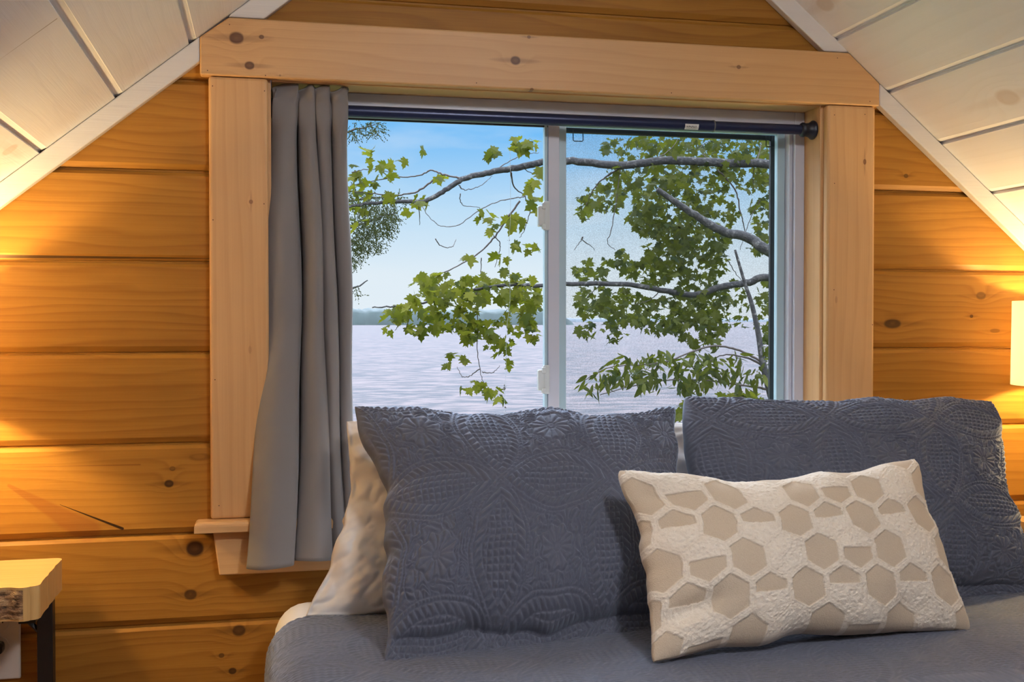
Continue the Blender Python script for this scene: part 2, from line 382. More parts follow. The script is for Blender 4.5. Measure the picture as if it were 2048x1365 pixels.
# stool with rounded nose, running through into the opening
bm = bmesh.new(); box(bm, -.140, 1.366, -.048, -.0002, .784, .8055)
es = [e for e in bm.edges if all(abs(v.co.y + .048) < 1e-4 and v.co.z > .8 for v in e.verts)] + [e for e in bm.edges if all((v.co.x < -.13 or v.co.x > 1.36) and v.co.z > .8 for v in e.verts)]
bmesh.ops.bevel(bm, geom=list(set(es)), offset=.010, segments=4, affect='EDGES', profile=.5)
struct(bm_obj('trim_8', bm, M_pine))
struct(prism_xz('trim_9', [(-.106, .7838), (1.334, .7838), (1.322, .694), (-.094, .694)], -.022, -.0002, M_pine, bev=.003))
# jamb liner
JD = .092
struct(boxo('trim_10', (OX0 - .018, OX0 + .006, .0005, .105, OZ0 + .001, OZ1 + .017), M_pine_v, bev=.002))
struct(boxo('trim_11', (OX1 - .006, OX1 + .018, .0005, .105, OZ0 + .001, OZ1 + .017), M_pine_v, bev=.002))
struct(boxo('trim_12', (OX0 + .0065, OX1 - .0065, .0005, .105, OZ1 - .004, OZ1 + .017), M_pine, bev=.002))
struct(boxo('trim_13', (OX0 - .018, OX1 + .018, .0005, .105, .782, OZ0), M_pine, bev=.002))
M_nail = plain('nail_hole', (.10, .045, .02), .7)
for par, pts in ((hd, [(415, 141), (531, 151), (459, 49), (1675, 116), (1740, 203), (953, 166), (1343, 186)]),
                 (cl, [(425, 172), (529, 182), (528, 408), (426, 440), (438, 1012), (430, 760)]), (crs, [(1669, 230), (1730, 229), (1669, 367), (1668, 580), (1745, 650)])):
    for q in pts:
        c = at(*q, -.0245 if par is hd else -.0215); lathe('nail_hole', [(.0012, 0), (.0009, .0008)], c, (0, 1, 0), M_nail, par, n=8)

# ------------------------------------------------------------------ window unit (white vinyl slider)
M_vinyl = plain('white_vinyl', (.56, .58, .66), .35, .02)
M_vinyl2 = plain('pale_blue_vinyl', (.42, .56, .62), .35, .03)
M_black = plain('black_gasket', (.012, .013, .012), .6)
t = NT('window_glass'); lw = t.n('ShaderNodeLayerWeight'); lw.inputs[0].default_value = .15
tr = t.n('ShaderNodeBsdfTransparent'); tr.inputs[0].default_value = (.955, .97, .965, 1); gl = t.n('ShaderNodeBsdfGlossy'); gl.inputs['Roughness'].default_value = .01
ms = t.n('ShaderNodeMixShader'); t.put(ms.inputs[0], t.m_('MULTIPLY', lw.outputs['Fresnel'], .4)); t.put(ms.inputs[1], tr.outputs[0]); t.put(ms.inputs[2], gl.outputs[0]); M_glass = t.done(ms.outputs[0])
t = NT('insect_mesh'); tcn = t.n('ShaderNodeTexCoord'); nn = t.noise(tcn.outputs['Object'], 520, 1); n2 = t.noise(tcn.outputs['Object'], 9, 3)
tr = t.n('ShaderNodeBsdfTransparent'); df = t.n('ShaderNodeBsdfDiffuse'); df.inputs[0].default_value = (.07, .075, .08, 1)
ms = t.n('ShaderNodeMixShader'); f = t.m_('ADD', t.m_('MULTIPLY', t.m_('SUBTRACT', nn, .46), .36), t.m_('MULTIPLY', n2, .10)); x = t.n('ShaderNodeMath', operation='ADD', use_clamp=True); t.put(x.inputs[0], f); x.inputs[1].default_value = .03
t.put(ms.inputs[0], x.outputs[0]); t.put(ms.inputs[1], tr.outputs[0]); t.put(ms.inputs[2], df.outputs[0]); M_mesh = t.done(ms.outputs[0])
wx0, wx1, wz0, wz1 = OX0 + .0062, OX1 - .0062, OZ0 + .0002, OZ1 - .0042
win = struct(empty('window_1', (.612, .1, wz0)))
def frame_bm(x0, x1, z0, z1, y0, y1, wl_, wr, wb, wt_, bev=.0015):
    bm = bmesh.new()
    box(bm, x0, x0 + wl_, y0, y1, z0, z1, bev); box(bm, x1 - wr, x1, y0, y1, z0, z1, bev)
    box(bm, x0 + wl_, x1 - wr, y0, y1, z0, z0 + wb, bev); box(bm, x0 + wl_, x1 - wr, y0, y1, z1 - wt_, z1, bev)
    return bm
bm_obj('window_frame', frame_bm(wx0, wx1, wz0, wz1, .074, .128, .024, .024, .03, .030), M_vinyl, win)
bm_obj('frame_track', frame_bm(wx0 + .0245, wx1 - .0245, wz0 + .0305, wz1 - .0305, .084, .124, .010, .009, .012, .012), M_vinyl, win)
MX = .628                                                # middle stile
# left sash (nearer the room), with stile at the centre
s1 = bm_obj('sash', frame_bm(wx0 + .035, MX + .004, wz0 + .043, wz1 - .043, .086, .102, .030, .026, .020, .006), M_vinyl, win)
boxo('glass_pane', (wx0 + .062, MX - .020, .0935, .0965, wz0 + .06, wz1 - .046), M_glass, s1)
boxo('gasket', (wx0 + .064, MX - .022, .0870, .0932, wz1 - .054, wz1 - .049), M_black, s1)
boxo('interlock_strip', (MX - .030, MX - .024, .084, .101, wz0 + .05, wz1 - .05), M_vinyl2, s1, bev=.001)
s2 = bm_obj('sash', frame_bm(MX + .0045, wx1 - .034, wz0 + .043, wz1 - .043, .104, .120, .020, .019, .020, .004), M_vinyl2, win)
boxo('glass_pane', (MX + .022, wx1 - .052, .111, .114, wz0 + .06, wz1 - .046), M_glass, s2)
# insect screen fitted outside the right half
sc = bm_obj('insect_screen', frame_bm(MX + .012, wx1 - .045, wz0 + .04, wz1 - .045, .129, .139, .007, .013, .012, .012), M_black, win)
boxo('screen_mesh', (MX + .019, wx1 - .058, .1330, .1335, wz0 + .05, wz1 - .055), M_mesh, sc)
for i, q in enumerate(((1156, 264), (1541, 276))):       # wire pull tabs
    c = at(*q, .126); a = .0115; b = .019
    tube('pull_tab', [c + Vector(p) for p in ((-a, 0, .004), (-a, -.001, -b), (-a + .002, -.001, -b - .002), (a - .002, -.001, -b - .002), (a, -.001, -b), (a, 0, .004))], .0011, M_black, sc, 6)
M_clear = plain('milky_latch_plastic', (.62, .66, .66), .25)
for zc in (at(1088, 430, .08).z, at(1088, 758, .08).z):
    bm = bmesh.new(); box(bm, MX - .047, MX - .032, .074, .088, zc - .026, zc + .020, .003); box(bm, MX - .034, MX - .020, .078, .086, zc - .034, zc + .030, .002)
    box(bm, MX - .039, MX - .030, .070, .080, zc + .012, zc + .026, .002); box(bm, MX - .039, MX - .030, .070, .080, zc - .032, zc - .020, .002)
    bm_obj('sash_latch', bm, M_clear, win)

# ================================================================== CURTAIN ROD
M_rod = plain('navy_rod_enamel', (.016, .025, .075), .30, .05, Metallic=.3)
M_cap = plain('dark_rubber', (.008, .010, .022), .45)
RY, RZz = .030, 1.632
rodL, rodR = Vector((OX0 + .0065, RY, RZz)), Vector((OX1 - .0065, RY, RZz))
rod = empty('curtain_rod', rodL)
tag(rod, 'dark navy tension curtain rod spanning the top of the window', 'curtain rod')
bx = at(1425, 240, RY).x
lathe('outer_tube', [(.0128, 0), (.0128, bx - rodL.x - .02), (.0120, bx - rodL.x - .0195)], rodL + Vector((.02, 0, 0)), (1, 0, 0), M_rod, rod)
lathe('inner_tube', [(.0112, 0), (.0112, rodR.x - bx - .018)], (bx - .001, RY, RZz), (1, 0, 0), M_rod, rod)
lathe('joint_ring', [(.0118, 0), (.0134, .0005), (.0134, .0030), (.0118, .0035)], (bx, RY, RZz), (1, 0, 0), plain('grey_ring', (.12, .12, .12), .4), rod)
for s, e in ((1, rodR), (-1, rodL)):
    cp = lathe('end_cap', [(.0205, 0), (.0215, .002), (.0215, .005), (.0185, .009), (.0155, .014), (.0150, .022), (.0165, .025), (.0165, .029), (.0145, .032), (.0120, .034)], e, (-s, 0, 0), M_cap, rod)
# sticker with small dark print
M_lab = plain('white_sticker', (.62, .62, .60), .5); M_ink = plain('black_ink', (.02, .02, .02), .6)
lx = at(1384, 254, RY - .012).x
V = []; F = []; rr = .0130
for i in range(9):
    a = math.radians(178 + i * 7.5)
    for xx in (lx - .016, lx + .016): V.append((xx, RY + rr * math.cos(a), RZz + rr * math.sin(a)))
for i in range(8): F.append((2 * i, 2 * i + 1, 2 * i + 3, 2 * i + 2))
lb = mesh_obj('sticker', V, F, M_lab, rod)
so = lb.modifiers.new('thick', 'SOLIDIFY'); so.thickness = .0002; so.offset = 1
bm = bmesh.new()
for i in range(9):
    a = math.radians(203 + 3 * math.sin(i * 2.1)); r2 = .0133; y = RY + r2 * math.cos(a); z = RZz + r2 * math.sin(a)
    box(bm, lx - .012 + i * .0026, lx - .0108 + i * .0026, y - .0001, y + .0002, z - .0016 + .0008 * math.sin(i * 3), z + .0018)
box(bm, lx - .013, lx + .012, RY + .0133 * math.cos(math.radians(225)), RY + .0133 * math.cos(math.radians(225)) + .0003, RZz + .0133 * math.sin(math.radians(225)), RZz + .0133 * math.sin(math.radians(225)) + .0006)
bm_obj('sticker_print', bm, M_ink, lb)

# ================================================================== CURTAIN
def fabric(name, c, rough=.8, sheen=.4, ts=900, tint=(1, 1, 1), bump=.12, trans=0.0, noise_amt=.08, sheen_r=.4, spec=.25):
    t = NT(name); tc = t.n('ShaderNodeTexCoord'); w1 = t.noise(tc.outputs['Object'], ts, 2); w2 = t.noise(tc.outputs['Object'], 6, 3)
    col = t.mix(w2, [x * (1 - noise_amt) for x in c] + [1], [x * (1 + noise_amt) for x in c] + [1])
    sh = t.bsdf(col, rough, t.bump(w1, bump, .001), Sheen_Weight=sheen, Sheen_Roughness=sheen_r, Sheen_Tint=(*tint, 1), Specular_IOR_Level=spec)
    if trans:
        tl = t.n('ShaderNodeBsdfTranslucent'); t.put(tl.inputs[0], col); m = t.n('ShaderNodeMixShader'); m.inputs[0].default_value = trans
        t.put(m.inputs[1], sh); t.put(m.inputs[2], tl.outputs[0]); sh = m.outputs[0]
    return t.done(sh)
M_curt = fabric('grey_curtain_cloth', (.25, .228, .222), .75, .3, trans=.14)
# fold path across the cloth: (x, y) control points at the rod and at the hem, swept down the drop
top = [(.020, .062), (.014, .045), (.015, .020), (.034, .006), (.056, .016), (.060, .046), (.066, .052), (.068, .020), (.082, .008), (.096, .014), (.098, .046),
       (.102, .052), (.100, .020), (.110, .010), (.122, .018), (.126, .044), (.129, .050), (.133, .024), (.148, .014), (.160, .024), (.162, .050), (.158, .066)]
mid = [(.018, .060), (-.004, .045), (-.006, .004), (.026, -.020), (.062, -.010), (.069, .030), (.074, .044), (.076, .004), (.098, -.014), (.112, -.002), (.116, .032),
       (.120, .044), (.114, .014), (.124, .000), (.138, .010), (.142, .036), (.145, .046), (.146, .026), (.158, .018), (.170, .028), (.172, .052), (.164, .066)]
bot = [(.000, -.052), (-.030, -.056), (-.040, -.072), (-.006, -.094), (.044, -.082), (.050, -.060), (.056, -.054), (.058, -.068), (.094, -.080), (.124, -.070), (.127, -.056),
       (.129, -.052), (.130, -.058), (.138, -.064), (.148, -.060), (.152, -.054), (.156, -.052), (.158, -.055), (.164, -.057), (.170, -.055), (.172, -.052), (.168, -.051)]
def spl(c, k=9): return np.array([(p.x, p.y) for p in smooth_path([Vector((a, b, 0)) for a, b in c], k)])
T_, M__, B_ = spl(top), spl(mid), spl(bot)
nz_, rows = 110, []
V = []; F = []; ncol = len(T_)
for i in range(nz_):
    s = i / (nz_ - 1); z = 1.684 - s * (1.684 - .722)
    if s < .5: k = s / .5; k = k * k * (3 - 2 * k) * .85 + k * .15; c = T_ * (1 - k) + M__ * k
    else: k = (s - .5) / .5; k = k ** 1.25; c = M__ * (1 - k) + B_ * k
    for j, (x, y) in enumerate(c):
        q = j / (ncol - 1)
        y2 = y + .002 * math.sin(9 * s + q * 20); x2 = x + .0018 * math.sin(14 * s + q * 9)
        z2 = z
        kr = min(1, max(0, (.12 - s) / .05)); kr = kr * kr * (3 - 2 * kr); y2 = y2 * (1 - kr) + (.001 + y2 * .20) * kr
        if s < .04:                                      # gathered head curls over the rod
            kk = 1 - s / .04; y2 = y2 * (1 - kk * .5) + .035 * kk * .5; z2 = z - .007 * kk * (1 + math.sin(q * 26)) - .002; y2 -= .010 * math.sin(math.pi * min(1, kk)) * (1 + math.sin(q * 31 + 1)); x2 += .004 * kk * math.sin(q * 40)
        if .985 > s > .975: y2 -= .0006
        if s > .9: z2 += .010 * (q - .3) * (s - .9) / .1 - (.004 * math.sin(q * 14)) * (s - .9) / .1
        if .118 < s < .128: y2 += .0018; 
        V.append((x2, min(y2, .068), z2))
for i in range(nz_ - 1):
    for j in range(ncol - 1): a = i * ncol + j; F.append((a, a + 1, a + ncol + 1, a + ncol))
cu = mesh_obj('curtain', V, F, M_curt, None, True)
so = cu.modifiers.new('thick', 'SOLIDIFY'); so.thickness = .0014
tag(cu, 'grey blackout curtain gathered at the left of the window and hanging past the sill', 'curtain')

# ================================================================== QUILTED PATTERN (relief in metres, from stitching lines)
def quilt_relief(x, y, L, amp, wid, seed=0, fine=1.0):
    wx = x + .004 * (fbm(x, y, 9, seed) - .5) * 2; wy = y + .004 * (fbm(x, y, 9, seed + 5) - .5) * 2
    X = wx / L; Y = wy / L; h_ = .25; R = (.25 + h_ * h_) / (2 * h_); c = R - h_
    def lens(a, b):                                      # along a between lattice nodes
        fa = a - np.floor(a) - .5; fb = b - np.round(b)
        return np.minimum(R - np.hypot(fa, fb - c), R - np.hypot(fa, fb + c))
    sH, sV = lens(X, Y), lens(Y, X); s = np.maximum(sH, sV); isH = sH > sV
    a = np.where(isH, X, Y); b = np.where(isH, Y, X)
    d = np.full_like(X, 9.0)
    for lev in (0.0, .035): d = np.minimum(d, np.abs(s - lev))
    inner = s > .112
    d = np.minimum(d, np.where(s > .06, np.abs(s - .112), 9))
    g = .048 / fine
    gr = lambda q, st: np.abs(q / st - np.round(q / st)) * st
    cross = np.minimum(gr(a, g), gr(b - np.round(b), g))
    d = np.where(inner, np.minimum(d, cross), d)
    strip_ = (s > .035) & (s <= .112)
    d = np.where(strip_, np.minimum(d, gr(a + (b - np.round(b)) * np.sign(b - np.round(b)) * .8, .062) * .8), d)
    rim = (s > 0) & (s <= .035)
    d = np.where(rim, np.minimum(d, gr(a, .03) * 1.2 + .004), d)
    # square centres: ringed flower with radial stitches, twisted bands round it
    cx = X - np.floor(X) - .5; cy = Y - np.floor(Y) - .5; r = np.hypot(cx, cy); th = np.arctan2(cy, cx)
    out = s <= 0
    rad = np.abs(np.sin(th * 7)) * r / 7
    fl = np.where(r < .15, rad + .004, 9.0)
    rs = r * (1 + .10 * np.cos(th * 8)); ringd = np.minimum(np.abs(rs - .155), np.abs(rs - .03))
    band = np.where(rs > .155, gr(fbm(wx, wy, 26, seed + 21, 2) * .9 + cx * .6, .085) * .55, 9.0)
    lump = np.where(rs > .155, gr(fbm(wx, wy, 22, seed + 31, 2) * .8 + cy * .5, .12) * .7, 9.0)
    node = np.hypot(X - np.round(X), Y - np.round(Y)); nd = np.where(node < .10, np.abs(np.sin(np.arctan2(Y - np.round(Y), X - np.round(X)) * 8)) * node / 8 + .003, 9.0)
    d = np.where(out, np.minimum(np.minimum(np.minimum(d, ringd), np.minimum(fl, band)), np.minimum(lump, nd)), d)
    d = d * L
    h = 1 - np.exp(-(d / wid) ** 1.3)
    pk = fbm(x, y, 150, seed + 9, 2) - .5
    return amp * (h + .30 * pk)

M_quilt = fabric('slate_blue_quilted_cotton', (.108, .116, .152), .72, .55, ts=700, tint=(.70, .82, 1), bump=.10, sheen_r=.4, spec=.2)
M_quilt_dk = M_quilt

def grid_obj(name, Pf, mat, parent=None, close=None):
    """Pf: (n,m,3) array"""
    n, m = Pf.shape[:2]; idx = np.arange(n * m).reshape(n, m)
    F = np.stack([idx[:-1, :-1], idx[:-1, 1:], idx[1:, 1:], idx[1:, :-1]], -1).reshape(-1, 4)
    return n, m, F
def np_mesh(name, V, F, mat, parent=None, attr=None):
    me = bpy.data.meshes.new(name); V = np.asarray(V, dtype=np.float32); F = np.asarray(F, dtype=np.int32)
    me.vertices.add(len(V)); me.vertices.foreach_set('co', V.ravel()); k = F.shape[1]
    me.loops.add(F.size); me.loops.foreach_set('vertex_index', F.ravel()); me.polygons.add(len(F))
    me.polygons.foreach_set('loop_start', np.arange(len(F), dtype=np.int32) * k); me.polygons.foreach_set('loop_total', np.full(len(F), k, dtype=np.int32))
    me.polygons.foreach_set('use_smooth', np.ones(len(F), dtype=bool)); me.update(calc_edges=True); me.validate()
    if attr is not None:
        a = me.attributes.new('pattern', 'FLOAT', 'POINT'); a.data.foreach_set('value', np.asarray(attr, dtype=np.float32))
    if mat: me.materials.append(mat)
    o = link(bpy.data.objects.new(name, me))
    if parent is not None: o.parent = parent; o.matrix_parent_inverse = Matrix.Translation(-Vector(parent.location)) if parent.parent is None and parent.type == 'EMPTY' else Matrix.Identity(4)
    return o

def pillow(name, TL, TR, BR, BL, thick, mat, res=(300, 220), size=(.62, .46), edges=(0, 0, 0, 0), wob=.006, relief=None, flange=0.0, back=.7, seed=0, power=.42, parent=None, sag=0.0, pat=None, extra=None, rc=.05, pf=30):
    """closed cushion: four corners, front and back puffed from a shared seam. edges: how far top,right,bottom,left seams draw inwards"""
    TL, TR, BR, BL = [np.array(q) for q in (TL, TR, BR, BL)]
    nu, nv = res; u = np.linspace(-1, 1, nu); v = np.linspace(-1, 1, nv)
    # cluster towards the seam a little
    u = np.sin(u * math.pi / 2 * .6) / math.sin(math.pi / 2 * .6); v = np.sin(v * math.pi / 2 * .6) / math.sin(math.pi / 2 * .6)
    U, Vv = np.meshgrid(u, v, indexing='ij'); a = (U + 1) / 2; b = (Vv + 1) / 2
    C = (TL[None, None] * ((1 - a) * b)[..., None] + TR * (a * b)[..., None] + BR * (a * (1 - b))[..., None] + BL * ((1 - a) * (1 - b))[..., None])
    ex = (TR + BR - TL - BL) / 2; ey = (TL + TR - BL - BR) / 2
    exn = ex / np.linalg.norm(ex); eyn = ey / np.linalg.norm(ey); n = np.cross(exn, eyn); n /= np.linalg.norm(n)   # faces the room
    if n[1] > 0: n = -n
    cu = (1 - U ** 2); cv = (1 - Vv ** 2)
    et, er, eb, el_ = edges
    wv_ = lambda t, k: (fbm(t * 2.5 + 3, t * 0 + k, 1.5, seed + k, 2) - .5) * 2 * wob
    C = C + (-(cu * (et * b ** 2) ) + cu * eb * (1 - b) ** 2)[..., None] * eyn + (-(cv * er * a ** 2) + cv * el_ * (1 - a) ** 2)[..., None] * exn
    C = C + (wv_(U, 1) * b ** 2 * cu + wv_(U, 2) * (1 - b) ** 2 * cu)[..., None] * eyn * 2 + (wv_(Vv, 3) * a ** 2 * cv + wv_(Vv, 4) * (1 - a) ** 2 * cv)[..., None] * exn * 2
    uu, vv = U, Vv; vb = np.clip((Vv + 1 - flange) / (2 - flange) * 2 - 1, -1, 1) if flange else Vv
    prof = np.clip((1 - np.abs(uu) ** 2.2) * (1 - np.abs(vb) ** 2.2), 0, 1) ** power
    low = fbm(U * size[0] / 2, Vv * size[1] / 2, 7, seed + 3, 3) - .5
    cen = (TL + TR + BR + BL) / 4; C = cen + (C - cen) * (1 - rc * (U ** 2 * Vv ** 2) ** 6)[..., None]
    T = thick * prof * (1 + .25 * low) * (1 - sag * Vv * .35) + .0025 * (1 - np.clip((1 - np.maximum(np.abs(U), np.abs(Vv))) * 0, 0, 1))
    edge0 = (np.abs(U) > .9999) | (np.abs(Vv) > .9999)
    T = np.where(edge0, 0, T)
    x = U * size[0] / 2; y = Vv * size[1] / 2
    rel = relief(x, y) if relief is not None else 0 * x
    fade = np.clip((1 - np.maximum(np.abs(U), np.abs(Vv))) * pf, 0, 1)
    front = C + n * (T + rel * fade)[..., None]
    if extra is not None: front = front + n * (extra(U, Vv) * fade)[..., None]
    bk = C - n * (T * back + (rel * fade * .6))[..., None]
    idx = np.arange(nu * nv).reshape(nu, nv); idb = idx + nu * nv
    bd = edge0; idb = np.where(bd, idx, idb)
    q = lambda I, fl: np.stack([I[:-1, :-1], I[1:, :-1], I[1:, 1:], I[:-1, 1:]][::fl], -1).reshape(-1, 4)
    F = np.concatenate([q(idx, 1), q(idb, -1)]); Vt = np.concatenate([front.reshape(-1, 3), bk.reshape(-1, 3)])
    used = np.zeros(len(Vt), bool); used[F.ravel()] = True; remap = np.cumsum(used) - 1
    at_ = None
    if pat is not None: at_ = np.concatenate([pat(x, y).ravel(), pat(x, y).ravel()])[used]
    o = np_mesh(name, Vt[used], remap[F], mat, parent, at_)
    return o

BEDZ = .655
# ================================================================== BED
M_sheet = fabric('cream_cotton_sheet', (.80, .76, .71), .6, .2, ts=1200, bump=.05)
bed = empty('bed', (.79, -1.06, 0)); tag(bed, 'double bed with cream fitted sheet under the window', 'bed')
BX0, BX1, BY0, BY1 = .012, 1.555, -2.12, -.062
mt = bm_obj('mattress', box(bmesh.new(), BX0, BX1, BY0, BY1, .34, BEDZ, .062, 6), M_sheet, bed, True)
M_dwood = wood('dark_bed_wood', (.12, .06, .03), (.06, .03, .015))
boxo('bed_base', (BX0 + .02, BX1 - .02, BY0 + .02, BY1 - .02, .12, .34), M_dwood, bed, bev=.01)
for x in (BX0 + .08, BX1 - .14):
    for y in (BY0 + .08, BY1 - .14): boxo('leg', (x, x + .06, y, y + .06, 0, .12), M_dwood, bed, bev=.004)

# quilt: arc length across the bed, draped over both sides
def quilt_bed():
    r = .07; W_ = BX1 - BX0 + .016; x0 = BX0 - .008; drop = .36
    flat = W_ - 2 * r; arc = r * math.pi / 2
    s = np.concatenate([np.linspace(-drop, 0, 70, endpoint=False), np.linspace(0, arc * 2 + flat, 640, endpoint=False), np.linspace(arc * 2 + flat, arc * 2 + flat + drop, 30)])
    t = np.concatenate([np.linspace(-2.10, -.80, 60, endpoint=False), np.linspace(-.80, -.235, 240)])
    Sg, Tg = np.meshgrid(s, t, indexing='ij')
    X = np.zeros_like(Sg); Z = np.zeros_like(Sg); NX = np.zeros_like(Sg); NZ = np.zeros_like(Sg)
    L_ = arc * 2 + flat
    c1 = Sg < 0; X = np.where(c1, 0, X); Z = np.where(c1, -r + Sg, Z); NX = np.where(c1, -1, NX)
    c2 = (Sg >= 0) & (Sg < arc); an = Sg / r; X = np.where(c2, r - r * np.cos(an), X); Z = np.where(c2, -r + r * np.sin(an), Z); NX = np.where(c2, -np.cos(an), NX); NZ = np.where(c2, np.sin(an), NZ)
    c3 = (Sg >= arc) & (Sg < arc + flat); X = np.where(c3, r + Sg - arc, X); NZ = np.where(c3, 1, NZ)
    c4 = (Sg >= arc + flat) & (Sg < L_); an = (Sg - arc - flat) / r; X = np.where(c4, r + flat + r * np.sin(an), X); Z = np.where(c4, -r + r * np.cos(an), Z); NX = np.where(c4, np.sin(an), NX); NZ = np.where(c4, np.cos(an), NZ)
    c5 = Sg >= L_; X = np.where(c5, 2 * r + flat, X); Z = np.where(c5, -r - (Sg - L_), Z); NX = np.where(c5, 1, NX)
    rel = quilt_relief(Sg * 1.0 + .03, Tg + .10, .24, .0022, .0035, 31)
    pf = .005 + .004 * fbm(Sg, Tg, 5, 2) + rel
    edge_t = np.clip((-.235 - Tg) / .012, 0, 1); edge_t = np.sqrt(edge_t)
    pf = pf * edge_t + .001
    # gentle skew of the head-end edge (runs slightly towards the foot on the window's right)
    Yc = Tg + np.clip((Tg + .80) / .565, 0, 1) * (-.055 * np.clip(Sg, 0, .8) / .8 + .01 * (fbm(Sg, Sg * 0, 6, 4) - .5))
    bulge = .012 * np.clip(-Sg / .2, 0, 1)
    Vx = np.stack([x0 + X + NX * (pf + bulge), Yc, BEDZ + Z + NZ * pf], -1)
    n, m = Sg.shape; idx = np.arange(n * m).reshape(n, m)
    F = np.stack([idx[:-1, :-1], idx[1:, :-1], idx[1:, 1:], idx[:-1, 1:]], -1).reshape(-1, 4)
    o = np_mesh('quilt', Vx.reshape(-1, 3), F, M_quilt)
    sm = o.modifiers.new('thick', 'SOLIDIFY'); sm.thickness = .003; sm.offset = -1
    return o
tag(quilt_bed(), 'slate blue quilted coverlet spread over the bed', 'quilt')

# ================================================================== PILLOWS
def V3(px, py, Y): p = at(px, py, Y); return (p.x, p.y, p.z)
# cream pillow behind, left
def silk_folds(U, V_):
    return .010 * np.sin(9 * (U * 1.2 + V_ * .8) + 4 * fbm(U, V_, 2, 3)) * (.4 + .6 * fbm(U, V_, 3, 8)) + .007 * (np.abs(fbm(U * 1.5, V_, 4, 2) - .5) * 4 - .6)
wp = pillow('pillow', V3(688, 840, -.085), V3(1240, 850, -.07), V3(1240, 1215, -.26), V3(604, 1238, -.245), .060, M_sheet, res=(180, 140), size=(.66, .5),
            edges=(.01, 0, .0, .040), wob=.004, rc=.02, seed=5, back=.35, extra=silk_folds)
tag(wp, 'cream cotton pillow leaning behind the left quilted pillow', 'pillow')
wp2 = pillow('pillow', V3(1300, 842, -.075), V3(1950, 850, -.075), V3(1960, 1150, -.20), V3(1290, 1180, -.24), .050, M_sheet, res=(140, 110), size=(.66, .5),
             edges=(.01, 0, 0, 0), wob=.008, seed=15, back=.35, extra=silk_folds)
tag(wp2, 'cream pillow showing in the gap between the two quilted pillows', 'pillow')
# quilted sham, left
lp = pillow('pillow_sham', V3(702, 810, -.185), V3(1354, 812, -.155), V3(1345, 1262, -.455), V3(762, 1332, -.545), .098, M_quilt, res=(460, 340), size=(.64, .50),
            edges=(.042, .014, -.01, .034), wob=.013, relief=lambda x, y: quilt_relief(x + .097, y - .03, .25, .0064, .0036, 1), flange=.16, back=.55, seed=2, power=.5, rc=.022)
tag(lp, 'slate blue quilted pillow on the left, standing in front of the cream pillow', 'pillow')
rp_ = pillow('pillow_sham', V3(1360, 790, -.175), V3(1988, 800, -.165), V3(2075, 1195, -.38), V3(1400, 1205, -.39), .090, M_quilt, res=(460, 340), size=(.68, .50),
             edges=(.012, .012, -.0, .004), wob=.012, relief=lambda x, y: quilt_relief(x - .146, y - .17, .222, .0064, .0035, 7), flange=.10, back=.4, seed=12, rc=.030, power=.5)
tag(rp_, 'slate blue quilted pillow on the right, behind the patterned cushion', 'pillow')

# lumbar cushion: hexagons of flat weave in a raised pile
def hexpat(x, y):
    """1 = tan flat weave, 0 = cream pile, .5 = thin outline"""
    cw, ch = .0680, .0760
    X = x + .269; Y = y + .144
    row = np.floor(Y / ch); best = np.full_like(X, 9.0); bi = np.zeros_like(X); bj = np.zeros_like(X); bdx = np.zeros_like(X); bdy = np.zeros_like(X)
    for dr in (-1, 0, 1):
        r_ = row + dr; off = np.where(r_ % 2 == 0, 0, .5)
        ci = np.round(X / cw - off - .5)
        for dc in (-1, 0, 1):
            c = ci + dc
            dx = X - (c + .5 + off) * cw; dy = Y - (r_ + .5) * ch
            hx = np.maximum(np.abs(dx) / (cw * .5), (np.abs(dy) / (ch * .667) + np.abs(dx) / (cw * 1.0)) )
            m = hx < best; best = np.where(m, hx, best); bi = np.where(m, c, bi); bj = np.where(m, r_, bj); bdx = np.where(m, dx, bdx); bdy = np.where(m, dy, bdy)
    odd = (bj % 2 == 1)
    k = (bi % 4)
    full = (k % 2) == 1
    blank = (~full) & np.where(odd, k == 2, False)
    tophalf = (~full) & (~odd); both = (~full) & odd & (k == 0)
    inside = best < .84
    half = np.where(tophalf, bdy > .004, np.where(both, bdy < .004, True))
    tan = inside & (~blank) & half
    line = (best > .90) & (best < .97)
    return np.where(tan, 1.0, np.where(line, .22, 0.0))
def smooth_pat(x, y):
    p = 0
    for dx, dy in ((0, 0), (.0012, 0), (-.0012, 0), (0, .0012), (0, -.0012)): p = p + hexpat(x + dx + .0015 * (fbm(x, y, 160, 1, 2) - .5), y + dy + .0015 * (fbm(x, y, 160, 5, 2) - .5))
    return p / 5
t = NT('cream_chenille'); at_n = t.n('ShaderNodeAttribute', attribute_name='pattern'); tcn = t.n('ShaderNodeTexCoord')
f1 = t.noise(tcn.outputs['Object'], 520, 2); f2 = t.noise(tcn.outputs['Object'], 130, 3)
pile = t.mix(f2, (.78, .68, .54, 1), (.92, .84, .71, 1)); flat = t.mix(f1, (.56, .45, .32, 1), (.66, .55, .41, 1))
colr = t.mix(at_n.outputs['Fac'], pile, flat)
hh = t.m_('ADD', t.m_('MULTIPLY', f2, t.m_('SUBTRACT', 1.4, at_n.outputs['Fac'])), t.m_('MULTIPLY', f1, .5))
M_lum = t.done(t.bsdf(colr, .95, t.bump(hh, .5, .003), Sheen_Weight=.25, Sheen_Roughness=.5, Specular_IOR_Level=.1))
def pile_relief(x, y):
    p = smooth_pat(x, y); return (1 - p) * (.0022 + .0034 * (fbm(x, y, 230, 3, 2) - .5) + .0016 * (fbm(x, y, 90, 4, 2) - .5))
